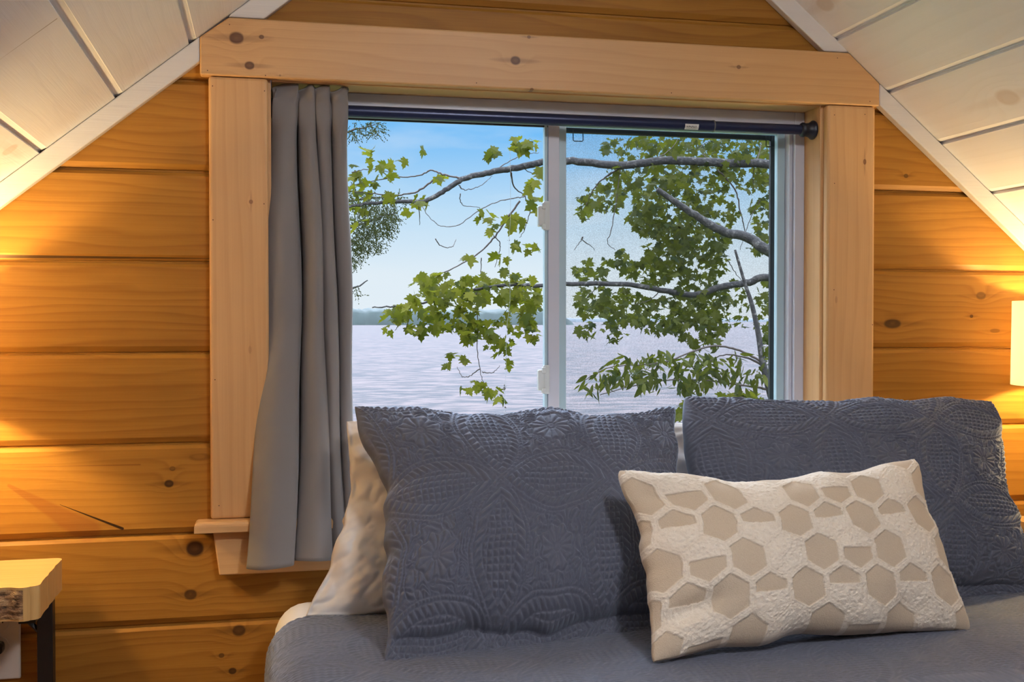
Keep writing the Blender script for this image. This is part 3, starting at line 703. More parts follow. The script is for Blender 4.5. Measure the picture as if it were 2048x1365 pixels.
lum = pillow('cushion', V3(1228, 938, -.47), V3(1832, 915, -.415), V3(1947, 1267, -.585), V3(1298, 1332, -.66), .070, M_lum, res=(440, 300), size=(.57, .375),
             edges=(.034, .018, .026, .026), wob=.008, relief=pile_relief, back=.8, seed=21, pat=smooth_pat, extra=lambda U, V_: -.020 * np.exp(-((U + .80) ** 2 * 1.5 + (V_ + .60) ** 2 * 3 - (U + .80) * (V_ + .60) * 1.5) / .03) - .012 * np.exp(-((U - .55) ** 2 * 2 + (V_ + .80) ** 2) / .03) - .010 * np.exp(-((U + .85) ** 2 + (V_ - .65) ** 2) / .02), power=.5, rc=.030, pf=120)
tag(lum, 'cream rectangular cushion with tan hexagon pattern leaning on the grey pillows', 'cushion')

# ================================================================== NIGHTSTANDS, LAMPS, OUTLET
M_slab = wood('live_edge_slab', (.72, .46, .18), (.48, .25, .08), grain='X', across='Y', rings=55, warp=8, contrast=.9, seed=14, rough=.35)
M_steel = plain('black_steel', (.008, .008, .009), .4)
t = NT('rough_bark_edge'); tcn = t.n('ShaderNodeTexCoord'); sc_ = t.n('ShaderNodeMapping'); sc_.inputs['Scale'].default_value = (1, 1, 2.2); t.put(sc_.inputs[0], tcn.outputs['Object'])
b1 = t.noise(sc_.outputs[0], 38, 5, .65)
M_bark = t.done(t.bsdf(t.ramp(b1, [(.36, (.05, .028, .014)), (.47, (.30, .17, .08)), (.56, (.52, .33, .16)), (.7, (.62, .43, .22))]), .6, t.bump(b1, .9, .012)))
def nightstand(xr, side, label, zt=.745):
    """live-edge slab on black steel legs; xr = edge nearest the bed; side = -1 stands to its left, +1 to its right"""
    w_ = .46; x0, x1 = (xr - w_, xr) if side < 0 else (xr, xr + w_)
    o = empty('nightstand', ((x0 + x1) / 2, -.15, 0)); tag(o, label, 'nightstand')
    # slab outline wavers along its front edge
    bm = bmesh.new(); th = .058; n = 60
    R_ = .016; arc = lambda cx, cy, a0, a1, rr: [(cx + rr * math.cos(math.radians(a0 + (a1 - a0) * k / 7)), cy + rr * math.sin(math.radians(a0 + (a1 - a0) * k / 7))) for k in range(8)]
    pts = arc(x0 + .012, -.044, 180, 90, .012) + arc(x1 - .014, -.046, 90, 0, .014) + [(x1 - .001 + .0009 * math.sin(k * 2.3), -.06 - k * .02) for k in range(1, 9)] + arc(x1 - R_, -.248, 0, -84, R_)
    fr = [(x1 - R_ - (x1 - x0 - R_) * i / n, -.262 - .006 * math.sin(i * .35 + 1) - .003 * math.sin(i * 1.1)) for i in range(n + 1)]
    prof = pts + fr
    a = [bm.verts.new((x, y, zt)) for x, y in prof]; b = [bm.verts.new((x, y, zt - th)) for x, y in prof]
    bm.faces.new(a); bm.faces.new(b[::-1]); m = len(prof)
    for i in range(m): bm.faces.new((a[i], b[i], b[(i + 1) % m], a[(i + 1) % m]))
    es = [e for e in bm.edges if abs(e.verts[0].co.z - e.verts[1].co.z) > .01 and abs(e.calc_face_angle(0)) > .8] + [e for e in bm.edges if e.verts[0].co.z == e.verts[1].co.z and abs(e.calc_face_angle(0)) > .8]
    es = [e for e in es if abs(e.verts[0].co.z - e.verts[1].co.z) < .01]
    bmesh.ops.bevel(bm, geom=list(set(es)), offset=.008, segments=4, affect='EDGES', profile=.5)
    bm_obj('slab_top', bm, M_slab, o, False)
    # bark-textured front edge
    nb, mb = 130, 26; G = np.zeros((nb, mb, 3))
    for i in range(nb):
        xx = x0 + .02 + (x1 - x0 - .044) * i / (nb - 1)
        fi = (x1 - R_ - xx) / (x1 - x0 - R_) * n; fy = -.262 - .006 * math.sin(fi * .35 + 1) - .003 * math.sin(fi * 1.1)
        for j in range(mb):
            zz = zt - .004 - (th - .008) * j / (mb - 1); e = math.sin(math.pi * j / (mb - 1)) * min(1, i / 6, (nb - 1 - i) / 6)
            G[i, j] = (xx, fy - .0012 - e * (.002 + .007 * max(0, fbm(np.array(xx), np.array(zz * 2), 60, 3, 3) - .25)), zz)
    idx = np.arange(nb * mb).reshape(nb, mb); F = np.stack([idx[:-1, :-1], idx[:-1, 1:], idx[1:, 1:], idx[1:, :-1]], -1).reshape(-1, 4)
    np_mesh('bark_edge', G.reshape(-1, 3), F, M_bark, o)
    for lx_ in (x0 + .012, x1 - .040):
        for ly in (-.245, -.075):
            if ly == -.075: boxo('leg', (lx_, lx_ + .028, ly, ly + .028, 0, zt - th - .001), M_steel, o, bev=.002)
        boxo('leg', (lx_ - .0, lx_ + .028, -.235, -.207, 0, .02), M_steel, o) if False else None
    sx_ = 1 if side < 0 else -1
    ex_ = (x1 - .040) if side < 0 else (x0 + .040)
    V, F = tube_data([(ex_ + .004 * sx_, -.061, zt - th - .075), (ex_ - .065 * sx_, -.061, zt - th - .003)], .005, 4); mesh_obj('brace', V, F, M_steel, o)
    V, F = tube_data([(x0 + .036, -.061, zt - th - .075), (x0 + .1, -.061, zt - th - .003)], .005, 4); mesh_obj('brace', V, F, M_steel, o) if side < 0 else None
    boxo('cross_bar', (x0 + .04, x1 - .04, -.075, -.050, zt - th - .012, zt - th - .0005), M_steel, o)
    boxo('cross_bar', (x0 + .04, x1 - .04, -.075, -.047, .05, .07), M_steel, o)
    for lx_ in (x0 + .012, x1 - .040): boxo('support_arm', (lx_, lx_ + .028, -.23, -.076, zt - th - .014, zt - th - .0005), M_steel, o)
    return o
nightstand(-.383, -1, 'live-edge wooden slab nightstand on a black steel leg, at lower left')
nightstand(1.665, 1, 'wooden slab nightstand beyond the right pillow under the glowing lamp')

t = NT('linen_shade'); tcn = t.n('ShaderNodeTexCoord'); wv1 = t.noise(tcn.outputs['Object'], 500, 2)
tl = t.n('ShaderNodeBsdfTranslucent'); t.put(tl.inputs[0], t.mix(wv1, (.66, .60, .50, 1), (.74, .69, .60, 1))); df = t.n('ShaderNodeBsdfDiffuse'); df.inputs[0].default_value = (.80, .74, .64, 1)
ms = t.n('ShaderNodeMixShader'); ms.inputs[0].default_value = .55; t.put(ms.inputs[1], df.outputs[0]); t.put(ms.inputs[2], tl.outputs[0]); M_shade = t.done(ms.outputs[0])
t = NT('lit_bulb'); em = t.n('ShaderNodeEmission'); em.inputs[0].default_value = (1, .72, .40, 1); em.inputs[1].default_value = 12; M_bulb = t.done(em.outputs[0])
M_ceram = plain('white_ceramic', (.55, .52, .48), .25)
def lamp(x, y, zb, zs0, zs1, r, energy, label):
    o = empty('table_lamp', (x, y, zb)); tag(o, label, 'lamp')
    c = (x, y, 0)
    lathe('base', [(.0, zb), (.052, zb), (.054, zb + .006), (.050, zb + .012), (.014, zb + .022), (.011, zb + .05), (.011, zb + .235), (.008, zb + .24)], c, (0, 0, 1), M_ceram, o)
    lathe('stem', [(.007, zb + .235), (.007, zs0 + .01), (.016, zs0 + .012), (.016, zs0 + .030)], c, (0, 0, 1), M_steel, o)
    sh = lathe('lamp_shade', [(r, zs0), (r * .985, zs1), (r * .985 - .0015, zs1), (r - .0015, zs0)], c, (0, 0, 1), M_shade, o, n=64, closed=True)
    lathe('bulb', [(.010, zs0 + .031), (.016, zs0 + .042), (.018, zs0 + .052), (.013, zs0 + .064), (.005, zs0 + .069)], c, (0, 0, 1), M_bulb, o, n=20)
    L = light('lamp_light', 'POINT', (x, y, zs0 + .092), energy, (1, .72, .34), shadow_soft_size=.02)
    L.parent = o; L.matrix_parent_inverse = Matrix.Translation(-Vector(o.location))
    for k in range(3):
        a = k * 2.094; V, F = tube_data([(x, y, zs1 - .03), (x + (r * .985 - .001) * math.cos(a), y + (r * .985 - .001) * math.sin(a), zs1 - .012)], .0013, 5); mesh_obj('shade_spoke', V, F, M_steel, sh)
    V, F = tube_data([(x + .014, y, zs0 + .06), (x + .03, y, zs0 + .1), (x + .022, y, zs1 - .035), (x, y, zs1 - .03)], .0013, 5); mesh_obj('harp', V, F, M_steel, o)
lamp(1.750, -.155, .745, 1.056, 1.244, .130, LAMP_R, 'table lamp with glowing white drum shade at the right edge')
lamp(-.630, -.155, .745, 1.056, 1.244, .130, LAMP_L, 'table lamp on the left nightstand, its shade left of the picture')

# outlet plate under the left nightstand
M_plate = plain('white_plastic', (.62, .60, .56), .4)
pc = [at(0, 1252, -.006), at(41, 1255, -.006)]
ol = empty('wall_outlet', (pc[1].x - .038, -.003, .60)); tag(ol, 'white duplex wall outlet plate under the left nightstand', 'outlet')
px1 = pc[1].x
boxo('cover_plate', (px1 - .075, px1, -.008, -.0005, .510, .655), M_plate, ol, bev=.003)
for zc in (.621, .577):
    rc = lathe('receptacle', [(.0172, 0), (.0165, -.0025)], (px1 - .0375, -.0078, zc), (0, 1, 0), M_plate, ol, n=32)
    for dx, hh_ in ((-.0065, .0045), (.0065, .0038)): boxo('slot', (px1 - .0375 + dx - .0012, px1 - .0375 + dx + .0012, -.0108, -.0102, zc - hh_ + .003, zc + hh_ + .003), M_black, rc)
plug = boxo('power_plug', (px1 - .052, px1 - .026, -.040, -.0112, .566, .588), M_steel, None, bev=.007, seg=3)
tag(plug, 'black power plug pushed into the lower outlet socket', 'plug')

# added fill light, unseen behind the viewpoint, for the room's front side
clx, cly = .80, -1.95; clz = zr(clx) - .0005; cn_ = -Vector((SR, 0, 1)).normalized()
cl_o = empty('added_fill_dome', (clx, cly, clz)); tag(cl_o, 'added dome fill light on the right slope, unseen behind the viewpoint', 'lamp')
lathe('fill_canopy', [(.09, .001), (.10, .010), (.10, .024)], (clx, cly, clz), cn_, M_ceram, cl_o)
t = NT('fill_glow'); em = t.n('ShaderNodeEmission'); em.inputs[0].default_value = (.98, .97, 1.0, 1); em.inputs[1].default_value = FILL_E; M_fill = t.done(em.outputs[0])
lathe('fill_diffuser', [(.120, .025), (.128, .035), (.115, .065), (.080, .088), (.02, .098)], (clx, cly, clz), cn_, M_fill, cl_o, n=40)

# ================================================================== OUTSIDE
# lake
LZ = -3.3
t = NT('lake_water'); tcn = t.n('ShaderNodeTexCoord')
mpp = t.n('ShaderNodeMapping'); mpp.inputs['Scale'].default_value = (.45, .85, 1); t.put(mpp.inputs[0], tcn.outputs['Object'])
w1 = t.noise(mpp.outputs[0], 1.1, 5, .62); w2 = t.noise(mpp.outputs[0], .09, 4, .55)
colw = t.mix(t.ramp(w1, [(.43, (0, 0, 0)), (.58, (1, 1, 1))]), (.004, .003, .005, 1), (.060, .038, .034, 1)); colw = t.mix(t.m_('MULTIPLY', w2, .22), colw, (.046, .030, .030, 1))
M_lake = t.done(t.bsdf(colw, .5, t.bump(t.m_('ADD', w1, t.m_('MULTIPLY', w2, 2)), .55, .35), Specular_IOR_Level=.08))
lk = mesh_obj('lake', [(-3000, 9, LZ), (6000, 9, LZ), (6000, 9000, LZ), (-3000, 9000, LZ)], [(0, 1, 2, 3)], M_lake); struct(lk)
M_grass = plain('grassy_bank', (.10, .14, .04), .9, .3, 2)
gb = np.array([[(x, y, LZ + .75 - .09 * max(0, y - 1) + .15 * math.sin(x * .7 + y)) for x in np.linspace(-30, 30, 40)] for y in np.linspace(.3, 10.5, 14)])
nn_, mm_ = gb.shape[:2]; idx = np.arange(nn_ * mm_).reshape(nn_, mm_)
struct(np_mesh('ground', gb.reshape(-1, 3), np.stack([idx[:-1, :-1], idx[:-1, 1:], idx[1:, 1:], idx[1:, :-1]], -1).reshape(-1, 4), M_grass))

# wooded shores
def shore(name, x0, x1, y, hmax, mat, label, depth=60, nx=500, seed=0, taper=.12):
    xs = np.linspace(x0, x1, nx); rows = 9; V = np.zeros((nx, rows, 3))
    for i, xx in enumerate(xs):
        q = i / (nx - 1); env = min(1, q / taper, (1 - q) / taper) ** .5
        hgt = hmax * env * (.72 + .38 * float(fbm(np.array(xx), np.array(1.0), .006, seed, 4)) + .20 * (float(fbm(np.array(xx), np.array(4.0), .09, seed + 2, 3)) - .5))
        for j in range(rows):
            a = math.pi * j / (rows - 1)
            V[i, j] = (xx, y - math.cos(a) * depth + 5 * (float(fbm(np.array(xx), np.array(j * 3.1), .11, seed + 5, 2)) - .5), LZ + max(0, math.sin(a)) ** .35 * hgt - .2 + (2.2 * (float(fbm(np.array(xx), np.array(j * 7.7), .16, seed + 8, 2)) - .5) if 0 < j < rows - 1 else 0))
    idx = np.arange(nx * rows).reshape(nx, rows)
    o = np_mesh(name, V.reshape(-1, 3), np.stack([idx[:-1, :-1], idx[1:, :-1], idx[1:, 1:], idx[:-1, 1:]], -1).reshape(-1, 4), mat)
    return tag(o, label, 'woods', None, 'stuff')
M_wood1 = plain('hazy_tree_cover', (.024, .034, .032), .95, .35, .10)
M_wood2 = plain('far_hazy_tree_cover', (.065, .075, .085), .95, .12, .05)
D1 = 1150
xa, xb = at(500, 650, D1).x, at(1120, 650, D1).x
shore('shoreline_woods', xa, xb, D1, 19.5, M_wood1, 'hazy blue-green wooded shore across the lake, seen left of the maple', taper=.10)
D2 = 3300
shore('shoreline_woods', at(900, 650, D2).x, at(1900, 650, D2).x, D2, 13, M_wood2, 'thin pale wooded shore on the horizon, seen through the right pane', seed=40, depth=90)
# small boat far out
bt = at(1357, 652.0, 480); bt.z = LZ
bo = empty('motor_boat', bt); tag(bo, 'tiny dark boat far out on the lake', 'boat')
bm = bmesh.new(); box(bm, bt.x - 2.2, bt.x + 2.2, bt.y - .8, bt.y + .8, LZ - .1, LZ + .65, .2)
for v in bm.verts:
    if v.co.z < LZ + .2: v.co.x = bt.x + (v.co.x - bt.x) * .75
bm_obj('hull', bm, plain('dark_hull', (.06, .07, .10), .5), bo)
boxo('cabin', (bt.x - .6, bt.x + .5, bt.y - .5, bt.y + .5, LZ + .65, LZ + 1.25), plain('boat_cabin', (.25, .26, .3), .5), bo, bev=.1)

# ---- foliage
def leaf_mat(name, c1, c2, trans=.5):
    t = NT(name); a = t.n('ShaderNodeAttribute', attribute_name='tone'); col = t.mix(a.outputs['Fac'], (*c1, 1), (*c2, 1))
    df = t.bsdf(col, .7, None, Specular_IOR_Level=.08); tl = t.n('ShaderNodeBsdfTranslucent'); t.put(tl.inputs[0], t.mix(.4, col, (.13, .145, .006, 1)))
    m = t.n('ShaderNodeMixShader'); m.inputs[0].default_value = trans; t.put(m.inputs[1], df); t.put(m.inputs[2], tl.outputs[0]); return t.done(m.outputs[0])
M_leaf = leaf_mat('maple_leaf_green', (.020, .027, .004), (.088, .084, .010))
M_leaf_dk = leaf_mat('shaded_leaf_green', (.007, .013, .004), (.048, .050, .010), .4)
M_ced = leaf_mat('cedar_green', (.006, .008, .004), (.025, .028, .012), .2)
# maple leaf outline: stalk at origin, tip along -Z
_half = [(0, 0), (.16, .10), (.34, .12), (.30, -.02), (.52, -.10), (.40, -.20), (.62, -.36), (.62, -.44), (.40, -.42), (.30, -.46), (.22, -.50), (.26, -.66), (.20, -.74), (.10, -.80), (0, -1.02)]
maple2 = np.array(_half + [(-a, b) for a, b in _half[-2:0:-1]]) * .9
_h2 = [(0, 0), (.10, -.12), (.17, -.32), (.18, -.5), (.13, -.72), (.05, -.92), (0, -1.05)]
oval2 = np.array(_h2 + [(-a, b) for a, b in _h2[-2:0:-1]])
def leaf_template(o2, fold=.18, curl=.12):
    P_ = np.array([(x, abs(x) * fold * 1.6 + curl * (y * y), y) for x, y in o2]); c = np.array([[0, curl * .16, -.4]])
    n = len(P_); F = [(n, i, (i + 1) % n) for i in range(n)]
    return np.vstack([P_, c]), np.array(F)
def leaf_cloud(name, clusters, tmpl, mat, parent, seed, y0, yspread, size, svar=.3, hang=.5):
    r = np.random.default_rng(seed); tv, tf = tmpl; V = []; F = []; A = []; base = 0
    for cl_ in clusters:
        px, py, rx, ry, n = cl_[:5]; yy = cl_[5] if len(cl_) > 5 else y0
        for _ in range(n):
            a = r.random() * 2 * math.pi; q = math.sqrt(r.random())
            p = at(px + rx * q * math.cos(a), py + ry * q * math.sin(a), yy + (r.random() - .5) * yspread)
            s = size * (1 + svar * (r.random() * 2 - 1)); out = r.normal(0, 1)
            rz = r.random() * 2 * math.pi if r.random() < .35 else r.normal(0, .7)
            R = Matrix.Rotation(rz, 3, 'Z') @ Matrix.Rotation(r.normal(.5, .6) * (1 if r.random() < .5 else -1), 3, 'X') @ Matrix.Rotation(r.normal(0, hang), 3, 'Y')
            v = tv @ np.array(R).T * s + np.array(p); V.append(v); F.append(tf + base); base += len(v); A.append(np.full(len(v), r.random()))
    o = np_mesh(name, np.vstack(V), np.vstack(F), mat, parent)
    at2 = o.data.attributes.new('tone', 'FLOAT', 'POINT'); at2.data.foreach_set('value', np.concatenate(A).astype(np.float32))
    o.data.polygons.foreach_set('use_smooth', np.zeros(len(o.data.polygons), bool))
    return o
t = NT('lichen_bark'); tcn = t.n('ShaderNodeTexCoord'); b1 = t.noise(tcn.outputs['Object'], 55, 4, .7)
M_brk = t.done(t.bsdf(t.ramp(b1, [(.38, (.005, .004, .0035)), (.54, (.014, .011, .010)), (.68, (.075, .070, .062))]), .9, t.bump(b1, .8, .01)))
M_twig = plain('thin_twig_bark', (.028, .017, .012), .8)

def bough(name, pts, Y, r0, r1, parent, mat=None, dy=0, jit=.0):
    P_ = [at(px, py, Y + dy * i / max(1, len(pts) - 1)) for i, (px, py) in enumerate(pts)]
    sm = smooth_path(P_, 7); rr_ = random.Random(len(pts) * 31 + int(pts[0][0]))
    sm = [p + Vector((rr_.uniform(-1, 1), rr_.uniform(-1, 1), rr_.uniform(-1, 1))) * jit for p in sm]
    n = len(sm); rad = [(r0 + (r1 - r0) * i / (n - 1)) * (1 + .12 * rr_.uniform(-1, 1)) for i in range(n)]
    return tube(name, sm, rad, mat or M_brk, parent, 8)
YM = 3.2
mtree = empty('maple_tree', (3.9, 3.6, LZ + .5)); tag(mtree, 'maple tree whose lichen-covered boughs cross the whole window', 'tree')
trunk_top = [(3.9, 3.6, LZ + .5), (3.85, 3.6, -1.5), (3.7, 3.5, 0), (3.6, 3.45, 1.2), (3.55, 3.4, 2.4), (3.6, 3.4, 4.5)]
tube('trunk', smooth_path(trunk_top, 5), .10, M_brk, mtree, 14)
def bough_from_trunk(pts, Y, r0, r1, zt_): # continue off-frame to the trunk
    P_ = [Vector((3.57, 3.42, zt_))] + [at(px, py, Y) for px, py in pts]; sm = smooth_path(P_, 7); n = len(sm)
    rr_ = random.Random(int(zt_ * 100)); sm = [p + Vector((rr_.uniform(-1, 1), 0, rr_.uniform(-1, 1))) * .003 for p in sm]
    return tube('bough', sm, [(r0 + (r1 - r0) * i / (n - 1)) for i in range(n)], M_brk, mtree, 9)
bough_from_trunk([(1560, 330), (1450, 326), (1330, 322), (1240, 331), (1145, 322), (1085, 325), (1040, 334), (980, 345), (930, 357), (890, 380), (850, 402), (800, 403), (735, 408), (690, 415)], YM, .026, .007, 2.0)
bough_from_trunk([(1560, 512), (1500, 478), (1440, 460), (1390, 430), (1345, 400), (1315, 378)], YM - .25, .032, .012, 1.3)
bough_from_trunk([(1560, 558), (1500, 565), (1440, 575), (1390, 590), (1330, 582), (1260, 570), (1145, 568), (1085, 572), (1020, 570), (950, 580), (880, 600), (800, 612), (745, 615)], YM, .022, .003, 1.25)
tw = [
 [(925, 357), (890, 350), (862, 341), (835, 352), (780, 356), (700, 372)], [(868, 360), (835, 383), (795, 390), (750, 388), (690, 382)],
 [(1022, 345), (1028, 372), (1050, 393)], [(1050, 393), (1034, 396), (1000, 402), (960, 420), (912, 452), (872, 447), (842, 412), (838, 408)],
 [(1050, 393), (1060, 420), (1052, 452), (1040, 475)], [(1040, 402), (1012, 440), (986, 478), (950, 512), (890, 545), (850, 560)], [(988, 472), (1000, 488), (998, 508), (990, 535)],
 [(985, 342), (1020, 322), (1050, 308), (1078, 306)], [(952, 585), (955, 650), (955, 700), (962, 750), (972, 776)], [(962, 516), (962, 552)],
 [(960, 738), (940, 752), (925, 754), (915, 735)], [(965, 745), (985, 746), (1000, 732)], [(1036, 575), (1028, 600), (1010, 625)], [(800, 612), (800, 640), (790, 662)],
 [(870, 560), (905, 592)], [(820, 618), (815, 650), (808, 662)], [(1045, 333), (1060, 345), (1085, 350)], [(918, 372), (930, 380), (960, 372), (985, 352)],
 [(838, 408), (840, 450)], [(705, 345), (740, 338), (790, 346)], [(870, 478), (882, 492), (905, 494), (912, 478)], [(920, 388), (925, 410), (960, 415)],
 [(1250, 331), (1215, 352), (1190, 375), (1172, 410)], [(1240, 335), (1225, 450), (1215, 485), (1230, 500)], [(1165, 475), (1163, 480), (1148, 500)], [(1163, 478), (1190, 500)],
 [(1300, 325), (1340, 300), (1360, 270)], [(1435, 340), (1470, 380), (1482, 430), (1492, 468)], [(1430, 330), (1400, 300), (1420, 280)], [(1520, 400), (1500, 440), (1480, 500)],
 [(1510, 330), (1520, 300), (1525, 270)], [(1508, 330), (1505, 380)], [(1455, 520), (1470, 545), (1490, 568)], [(1320, 582), (1300, 600), (1270, 610)], [(1200, 570), (1180, 590), (1165, 610)]]
for k, p_ in enumerate(tw):
    th_ = .005 if k in (0, 1, 2, 5, 22, 27) else .0028
    bough('twig', p_, YM, th_, th_ * .45, mtree, M_twig, dy=.12, jit=.003)
tm = leaf_template(maple2); to = leaf_template(oval2, .12, .25)
cl_left = [(735, 298, 22, 12, 3), (760, 335, 50, 22, 13), (735, 372, 40, 22, 11), (708, 345, 12, 25, 4), (800, 315, 15, 8, 2), (843, 297, 3, 3, 1), (882, 360, 16, 10, 4), (840, 400, 22, 10, 5),
           (825, 424, 8, 6, 2), (715, 430, 22, 22, 8), (775, 385, 15, 15, 3), (1042, 286, 30, 16, 15), (985, 303, 18, 10, 5), (1078, 330, 8, 20, 3), (1065, 365, 16, 12, 4), (1078, 405, 10, 25, 5),
           (970, 430, 16, 8, 4), (985, 455, 12, 10, 4), (1030, 440, 20, 16, 8), (1020, 490, 16, 8, 3), (1005, 512, 10, 6, 3), (1068, 500, 12, 14, 5), (936, 512, 18, 5, 3)]
leaf_cloud('foliage', cl_left, tm, M_leaf, mtree, 3, YM, .25, .066)
cl_low = [(842, 562, 26, 14, 8), (880, 548, 20, 10, 5), (800, 628, 26, 18, 22), (855, 605, 42, 30, 34), (925, 588, 50, 36, 52), (1000, 572, 50, 34, 46), (1055, 600, 28, 50, 36), (905, 645, 50, 22, 30), (965, 660, 40, 26, 28),
          (1000, 690, 26, 18, 12), (912, 718, 26, 14, 8), (835, 655, 22, 8, 7), (778, 658, 7, 8, 3), (1018, 726, 8, 8, 2), (955, 766, 20, 8, 6), (975, 780, 22, 12, 7), (928, 776, 12, 6, 3), (998, 792, 5, 8, 2), (1068, 660, 14, 18, 7), (1030, 640, 30, 26, 16)]
cl_low = [(a, b, c * 1.05, d * 1.05, int(e * 1.35)) for a, b, c, d, e in cl_low]
leaf_cloud('foliage', cl_low, tm, M_leaf, mtree, 5, YM, .5, .056)
cl_right = [(1250, 290, 40, 16, 22), (1350, 285, 80, 22, 70), (1480, 295, 62, 25, 60), (1290, 350, 70, 38, 85), (1400, 350, 70, 40, 85), (1490, 350, 50, 30, 35), (1210, 395, 35, 25, 28), (1165, 420, 14, 34, 14), (1330, 420, 60, 45, 110), (1290, 440, 30, 24, 30),
            (1400, 500, 55, 50, 120), (1340, 500, 45, 50, 95), (1300, 540, 40, 26, 40), (1420, 420, 50, 40, 50), (1525, 400, 22, 60, 36), (1515, 485, 26, 22, 14), (1180, 545, 30, 22, 22), (1240, 520, 30, 20, 18), (1185, 600, 36, 26, 34),
            (1245, 615, 46, 34, 66), (1320, 628, 50, 32, 72), (1400, 600, 52, 46, 110), (1395, 655, 45, 26, 50), (1415, 685, 24, 14, 12), (1530, 610, 18, 50, 22), (1535, 690, 14, 40, 18), (1470, 610, 30, 50, 22), (1230, 660, 22, 22, 14), (1175, 660, 24, 16, 8)]
cl_right = [(a, b, c * 1.12, d * 1.15, int(e * 2.1)) for a, b, c, d, e in cl_right]
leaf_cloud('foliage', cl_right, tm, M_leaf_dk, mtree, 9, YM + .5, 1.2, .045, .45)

ytree = empty('young_tree', (2.6, 2.75, LZ + .6)); tag(ytree, 'slender tree with drooping oval leaves low in the right pane', 'tree')
sp_ = [at(px, py, 2.75) for px, py in [(1470, 500), (1490, 568), (1503, 607), (1517, 669), (1526, 727), (1542, 791), (1556, 850)]]
tube('trunk', smooth_path(sp_ + [Vector((2.55, 2.75, -.6)), Vector((2.6, 2.75, LZ + .6))], 6), [.006 + .00045 * i for i in range(49)], M_brk, ytree, 10)
for p_ in ([(1530, 728), (1480, 702), (1430, 693), (1380, 705), (1340, 722), (1290, 730), (1220, 735), (1170, 760)], [(1532, 735), (1490, 715), (1440, 712), (1400, 740)], [(1540, 780), (1480, 770), (1400, 760), (1300, 765), (1200, 790)]):
    bough('twig', p_, 2.75, .006, .002, ytree, M_twig, dy=.1, jit=.002)
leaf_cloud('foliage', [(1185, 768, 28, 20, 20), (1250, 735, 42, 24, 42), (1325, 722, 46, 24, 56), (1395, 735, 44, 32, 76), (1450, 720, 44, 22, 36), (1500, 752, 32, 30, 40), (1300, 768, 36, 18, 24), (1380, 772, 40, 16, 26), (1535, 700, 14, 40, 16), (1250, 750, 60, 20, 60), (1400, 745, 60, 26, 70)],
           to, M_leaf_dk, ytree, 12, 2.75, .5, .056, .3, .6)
btree = empty('maple_sapling', (2.25, 3.9, LZ + .7)); tag(btree, 'bright green maple sapling at the bottom right of the window', 'tree')
tube('trunk', smooth_path([Vector((2.25, 3.9, LZ + .7)), Vector((2.2, 3.9, -1)), at(1470, 860, 3.9), at(1490, 790, 3.9)], 6), .014, M_brk, btree, 8)
leaf_cloud('foliage', [(1480, 805, 70, 22, 60), (1400, 815, 40, 18, 20), (1360, 822, 20, 14, 8)], tm, M_leaf, btree, 15, 3.9, .4, .07)

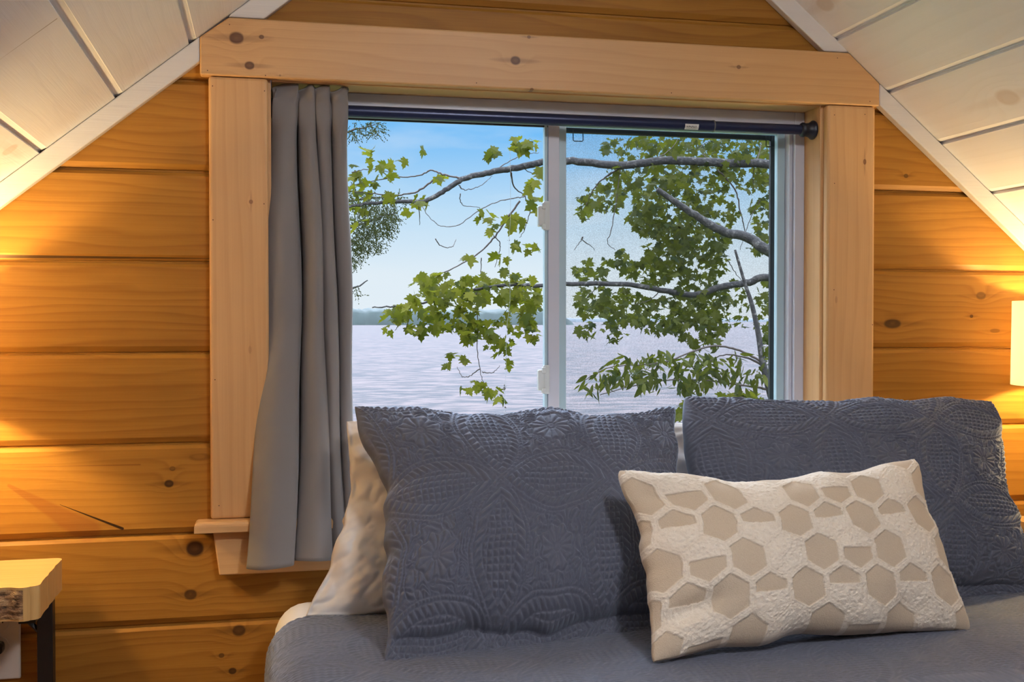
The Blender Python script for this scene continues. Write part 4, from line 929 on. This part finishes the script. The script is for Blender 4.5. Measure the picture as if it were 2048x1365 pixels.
# cedar at the left, trunk hidden by the curtain side
ctree = empty('cedar_tree', (-1.1, 5.2, LZ + .5)); tag(ctree, 'dark feathery cedar branches beside the curtain', 'tree')
tube('trunk', smooth_path([Vector((-1.1, 5.2, LZ + .5)), Vector((-1.0, 5.2, 0)), Vector((-.95, 5.2, 4))], 5), .09, M_brk, ctree, 12)
rr = np.random.default_rng(4)
def sprays(clusters, Y):
    V = []; F = []; A = []; base = 0
    for px, py, rx, ry, n in clusters:
        for _ in range(n):
            a = rr.random() * 6.283; q = math.sqrt(rr.random()); p = np.array(at(px + rx * q * math.cos(a), py + ry * q * math.sin(a), Y + (rr.random() - .5) * .5))
            d = np.array([rr.normal(.2, .5), rr.normal(0, .5), rr.normal(-.5, .6)]); d /= np.linalg.norm(d)
            for k in range(7):                          # short overlapping scale-leaf twiglets along a spray
                c = p + d * k * .011; e = np.array([rr.normal(), rr.normal(), rr.normal()]); e /= np.linalg.norm(e); e = e * .6 + d * .8; w_ = np.cross(e, [0, 1, .2]); w_ = w_ / (np.linalg.norm(w_) + 1e-6) * .0035
                L_ = .020 * (1 - k / 12)
                dp = np.cross(e, w_); dp = dp / (np.linalg.norm(dp) + 1e-9) * .002
                V += [c, c + e * L_ * .5 + w_, c + e * L_, c + e * L_ * .5 - w_, c + e * L_ * .5 + dp]; F += [(base, base + 1, base + 4), (base + 1, base + 2, base + 4), (base + 2, base + 3, base + 4), (base + 3, base, base + 4)]
                base += 5; A += [rr.random()] * 5
    o = np_mesh('foliage', np.array(V), np.array(F), M_ced, ctree); a_ = o.data.attributes.new('tone', 'FLOAT', 'POINT'); a_.data.foreach_set('value', np.array(A, dtype=np.float32))
sprays([(745, 440, 46, 34, 200), (735, 475, 40, 30, 150), (708, 505, 18, 28, 60), (790, 400, 24, 14, 20), (740, 258, 26, 16, 36), (708, 262, 14, 22, 22), (715, 395, 26, 22, 60), (712, 580, 16, 12, 8), (775, 430, 22, 22, 60), (752, 400, 28, 18, 40)], 4.6)
for p_ in ([(640, 470), (700, 455), (745, 440), (790, 425)], [(640, 520), (700, 490), (740, 470)], [(640, 270), (700, 262), (750, 250)], [(640, 590), (700, 580), (735, 562)], [(650, 420), (710, 400), (770, 395)]):
    bough('twig', p_, 4.6, .010, .003, ctree, M_brk, jit=.004)

# cobweb thread with caught bits, outside the left pane
M_web = plain('dusty_web', (.55, .55, .55), .7)
wbp = [at(px, py, .19) for px, py in [(1020, 300), (1021, 420), (1018, 500), (1020, 600), (1013, 660), (1012, 740), (1009, 790), (1010, 830)]]
web = tube('cobweb_thread', smooth_path(wbp, 5), .00035, M_web, None, 5)
tag(web, 'thin dusty cobweb thread hanging outside the left pane', 'cobweb')
r3 = random.Random(5); M_deb = plain('web_debris', (.08, .07, .05), .8)
for (px, py, n, s) in ((1009, 778, 12, .0018), (1010, 815, 4, .0015), (1010, 829, 5, .0015), (1020, 627, 4, .0018), (1013, 700, 3, .001), (1018, 480, 3, .001)):
    c = at(px, py, .19); bm = bmesh.new()
    for _ in range(n):
        m = Matrix.Translation(c + Vector((r3.gauss(0, .0014), r3.gauss(0, .001), r3.gauss(0, .003)))); bmesh.ops.create_icosphere(bm, subdivisions=1, radius=s * r3.uniform(.4, 1), matrix=m)
    bm_obj('trapped_debris', bm, M_deb, web)
